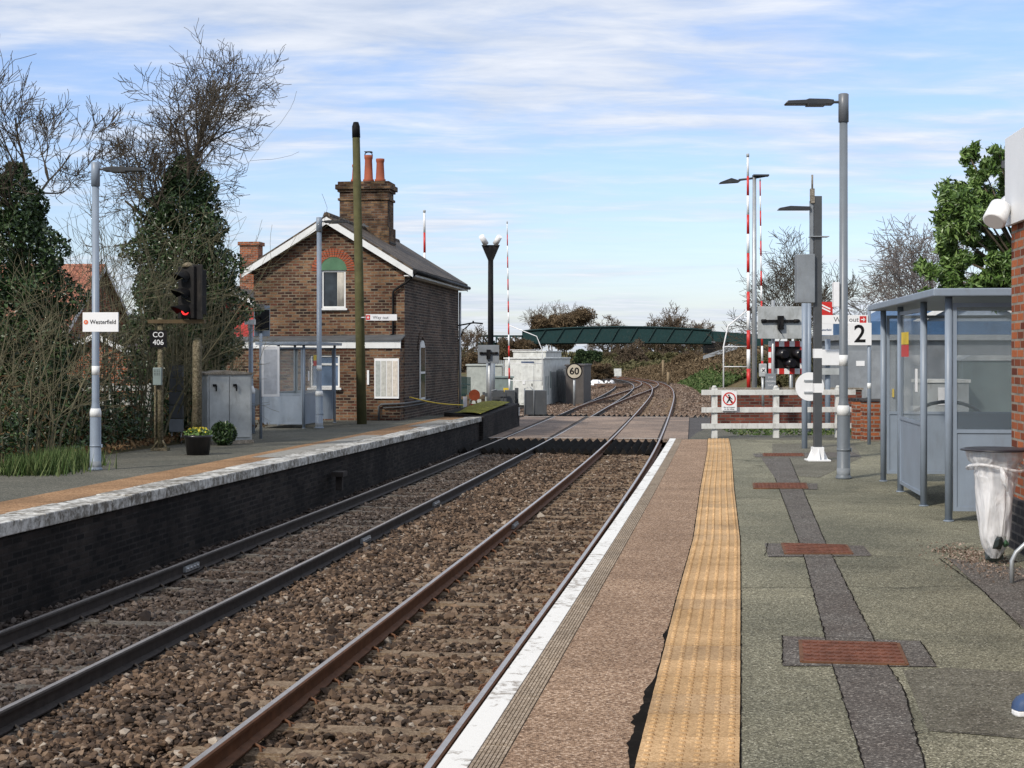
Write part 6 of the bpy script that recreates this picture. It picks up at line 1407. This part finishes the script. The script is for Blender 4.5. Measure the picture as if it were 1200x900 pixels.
# distant bushes and trees
def bush(name, label, px, Y, rx_, rz_, cy, m, n, size, seed, asp=3, twig=None, cat='bush', group=None, ry_=None):
    """mass made of several uneven clumps"""
    Y *= K; r = np.random.default_rng(seed); o = thing(name, label, cat, tb(px, Y, -1.3), 0, group); W = rx_/F*Y; H = rz_/F*Y; cz = EYE-(cy-HY)/F*Y+1.3
    P = []
    size *= .62; n = int(n*2.1)
    for k in range(24):
        c = np.array([r.uniform(-.75, .75)*W, r.uniform(-.6, .6)*W*.7, cz+r.uniform(-.75, .55)*H]); rad = np.array([W, W*.7, H])*r.uniform(.15, .42)
        P.append(ball(r, n//24, c, rad, .35))
    P = np.vstack(P); P = P[P[:, 2] > 0]
    V, Fq = leafcloud(P, size, r, asp); npmesh('crown', V, Fq, M[m], o)
    b = MB(); rr = random.Random(seed)
    for k in range(5): x = rr.uniform(-.5, .5)*W; b.tube([(x*.4, 0, 0), (x*.8, 0, cz*.6), (x, 0, cz)], [.12, .09, .05], 6)
    if twig:
        for k in range(twig):
            x, y = rr.uniform(-.8, .8)*W, rr.uniform(-.3, .3)*W; zt_ = cz+H*math.sqrt(max(0, 1-(x/W)**2))*rr.uniform(.5, .9)
            grow(b, Vector((x, y, zt_-H*.5)), Vector((x/W*.5+rr.gauss(0, .2), rr.gauss(0, .2), 1)).normalized(), H*.55, .05, 2, rr, .8, .03, None, (3, 4), .02)
    b.build('trunk', M['twigfar'], o, uv=False); return o
bush('bare_bush', 'large brown winter thicket rising left of the green footbridge', 654, 135, 40, 27, 383, 'bracken', 13000, .28, 1, 4, 40)
bush('bare_bush', 'reddish brown thicket behind the relay hut', 600, 72, 24, 13, 408, 'bracken', 11000, .2, 2, 4, 20)
bush('evergreen_bush', 'dark evergreen bush below the left half of the footbridge', 690, 95, 17, 14, 418, 'evergreen', 9000, .3, 3, 1.5)
bush('bare_bush', 'brown bramble bush at the foot of the evergreen near the heap', 702, 82, 16, 10, 434, 'bracken', 5000, .2, 4, 4, 8)
for i, (px, Y, rx_, rz_, cy, mm, lab) in enumerate([(722, 165, 16, 10, 424, 'scrub', 'grey olive trees closing the view where the line disappears'), (760, 175, 26, 8, 419, 'scrub', 'wide olive thicket far behind the footbridge'), (800, 140, 26, 10, 420, 'bracken', 'brown thicket behind the right footbridge pier'),
     (765, 128, 16, 9, 430, 'bracken', 'brown bramble slope left of the two wooden poles'), (712, 150, 10, 9, 422, 'scrub', 'olive bush left of the trackside cabinet')]):
    bush('bare_bush', lab, px, Y, rx_, rz_, cy, mm, 8000, .3, 300+i, 3.5, 14)
bush('bare_bush', 'olive brown scrub under the middle of the footbridge', 752, 150, 20, 9, 421, 'scrub', 7000, .3, 5, 3, 20)
bush('bare_bush', 'olive scrub under the footbridge right of the middle', 785, 125, 28, 10, 421, 'scrub', 10000, .28, 6, 3, 20)
bush('bare_bush', 'brown scrub on the bank foot beneath the footbridge', 735, 118, 20, 9, 428, 'bracken', 5000, .25, 16, 3, 8)
bush('bare_bush', 'brown scrub covering the bank right of the wooden poles', 812, 92, 26, 12, 424, 'bracken', 9000, .2, 7, 3.5, 8)
bush('bare_bush', 'olive scrub in front of the bare tree behind the crossing signals', 905, 45, 30, 20, 432, 'scrub', 11000, .14, 8, 4, 20)
bush('bare_bush', 'rounded bare bush behind the chequered signal and column', 960, 42, 30, 24, 420, 'scrub', 6000, .12, 9, 4, 20)
for i, (px, Y, top, lab) in enumerate([(778, 140, 371, 'bare tree whose crown rises above the middle of the footbridge'), (805, 150, 374, 'smaller bare tree above the right part of the footbridge'), (715, 170, 372, 'faint bare tree just left of the footbridge centre'), (745, 110, 404, 'low bare tree seen through the gap beneath the footbridge')]):
    bare_tree('bare_tree', lab, tb(px, Y*K, -1), hz_at(top, Y*K, -1), .28, 4, 40+i, 'twigfar', spread=1.0, up=.03, trunkfrac=.25, nleader=6, minr=.035, kids=(4, 6))
for i, (px, Y, rx_, lab) in enumerate([(545, 80, 16, 'brown hedge clump just right of the cottage'), (566, 90, 18, 'brown hedge clump behind the pale hut')]):
    bush('bare_bush', lab, px, Y, rx_, 11, 423, 'bracken', 4500, .2, 70+i, 3.5, 14)
bare_tree('bare_tree', 'small bare tree just right of the cottage wall', tb(546, 166.34, -1), hz_at(385, 166.34, -1), .15, 4, 77, 'twigfar', spread=.9, up=.04, trunkfrac=.3, nleader=5, minr=.02)
# green plants on the right bank and bracken
def bankpts(s0, s1, da, db):
    prof = [(-1.9, -1.35), (-3.6, -.55), (-6.2, .95), (-9, 1.75), (-13, 2.05)]
    def f(r, n):
        s = r.uniform(s0, s1, n); d = r.uniform(db, da, n); x, y = TC(s, d); z = -1.35+(np.interp(-d, [-p[0] for p in prof], [p[1] for p in prof])+1.35)*bsc(s); return np.stack([x, y, z], 1)
    return f
carpet('bank_greenery', 'bright green low plants on the railway bank right of the tracks', 'ground cover', 26000, bankpts(sYr(106), sYr(150), -1.9, -5.4), .15, 'grass', 81, .12)
carpet('hillside_scrub', 'olive grey scrub covering the slope below and beyond the footbridge', 'scrub', 30000, lambda r, n: (lambda P: P+np.stack([np.zeros(len(P)), np.zeros(len(P)), np.abs(r.normal(0, .28, len(P)))*(.4+np.abs(np.sin(P[:, 0]*.9+P[:, 1]*.13)))], 1))(bankpts(sYr(205), sEnd, -4.5, -13)(r, n)), .22, 'scrub', 83, .3, 3)
carpet('bank_foot_bracken', 'short brown dead growth along the foot of the right bank under the footbridge', 'bracken', 22000, bankpts(sYr(150), sEnd, -1.9, -5), .15, 'bracken', 84, .12, 2.5)
carpet('bank_bracken', 'brown dead bracken over the top of the right railway bank', 'bracken', 60000, bankpts(sYr(106), sEnd, -4.4, -16), .17, 'bracken', 82, .2, 2.5)
r_ = np.random.default_rng(90); P = np.stack([r_.uniform(4.6, 12, 3000), r_.uniform(31.5, 35.5, 3000), np.full(3000, -.04)], 1); V, Fq = leafcloud(P, .05, r_); tag(npmesh('weeds', V, Fq, M['grass']), 'sparse green weeds between the white fence and the brick wall', 'weeds', kind='stuff')
p0 = [gp(1145, 655), gp(1158, 668), gp(1130, 650)]; P = np.vstack([np.array([p.x, p.y, .006])+r_.normal(0, 1, (330, 3))*np.array([.13, .3, .003]) for p in p0]); V, Fq = leafcloud(np.abs(P), .016, r_, 1.8); tag(npmesh('leaf_debris', V, Fq, leafm('pinkish_grit', [(0, (.10, .075, .055)), (.5, (.22, .16, .125)), (1, (.38, .31, .26))], .9, .1)), 'brown dead leaf debris and grit under the litter sack', 'leaf litter', kind='stuff')
# distant treeline all round so other viewpoints close off
r_ = np.random.default_rng(91); P = []
for x in np.arange(-420, 520, 7): 
    if -2 < x < 40: hh = 2.5
    else: hh = r_.uniform(3, 8)
    c = np.array([x, 640+r_.uniform(-20, 20), hh*.3]); P.append(ball(r_, 260, c, (7, 6, hh), .3))
V, Fq = leafcloud(np.vstack(P), 1.1, r_, 2); tag(npmesh('treeline', V, Fq, M['scrub']), 'hazy distant line of trees along the horizon', 'treeline', kind='stuff')
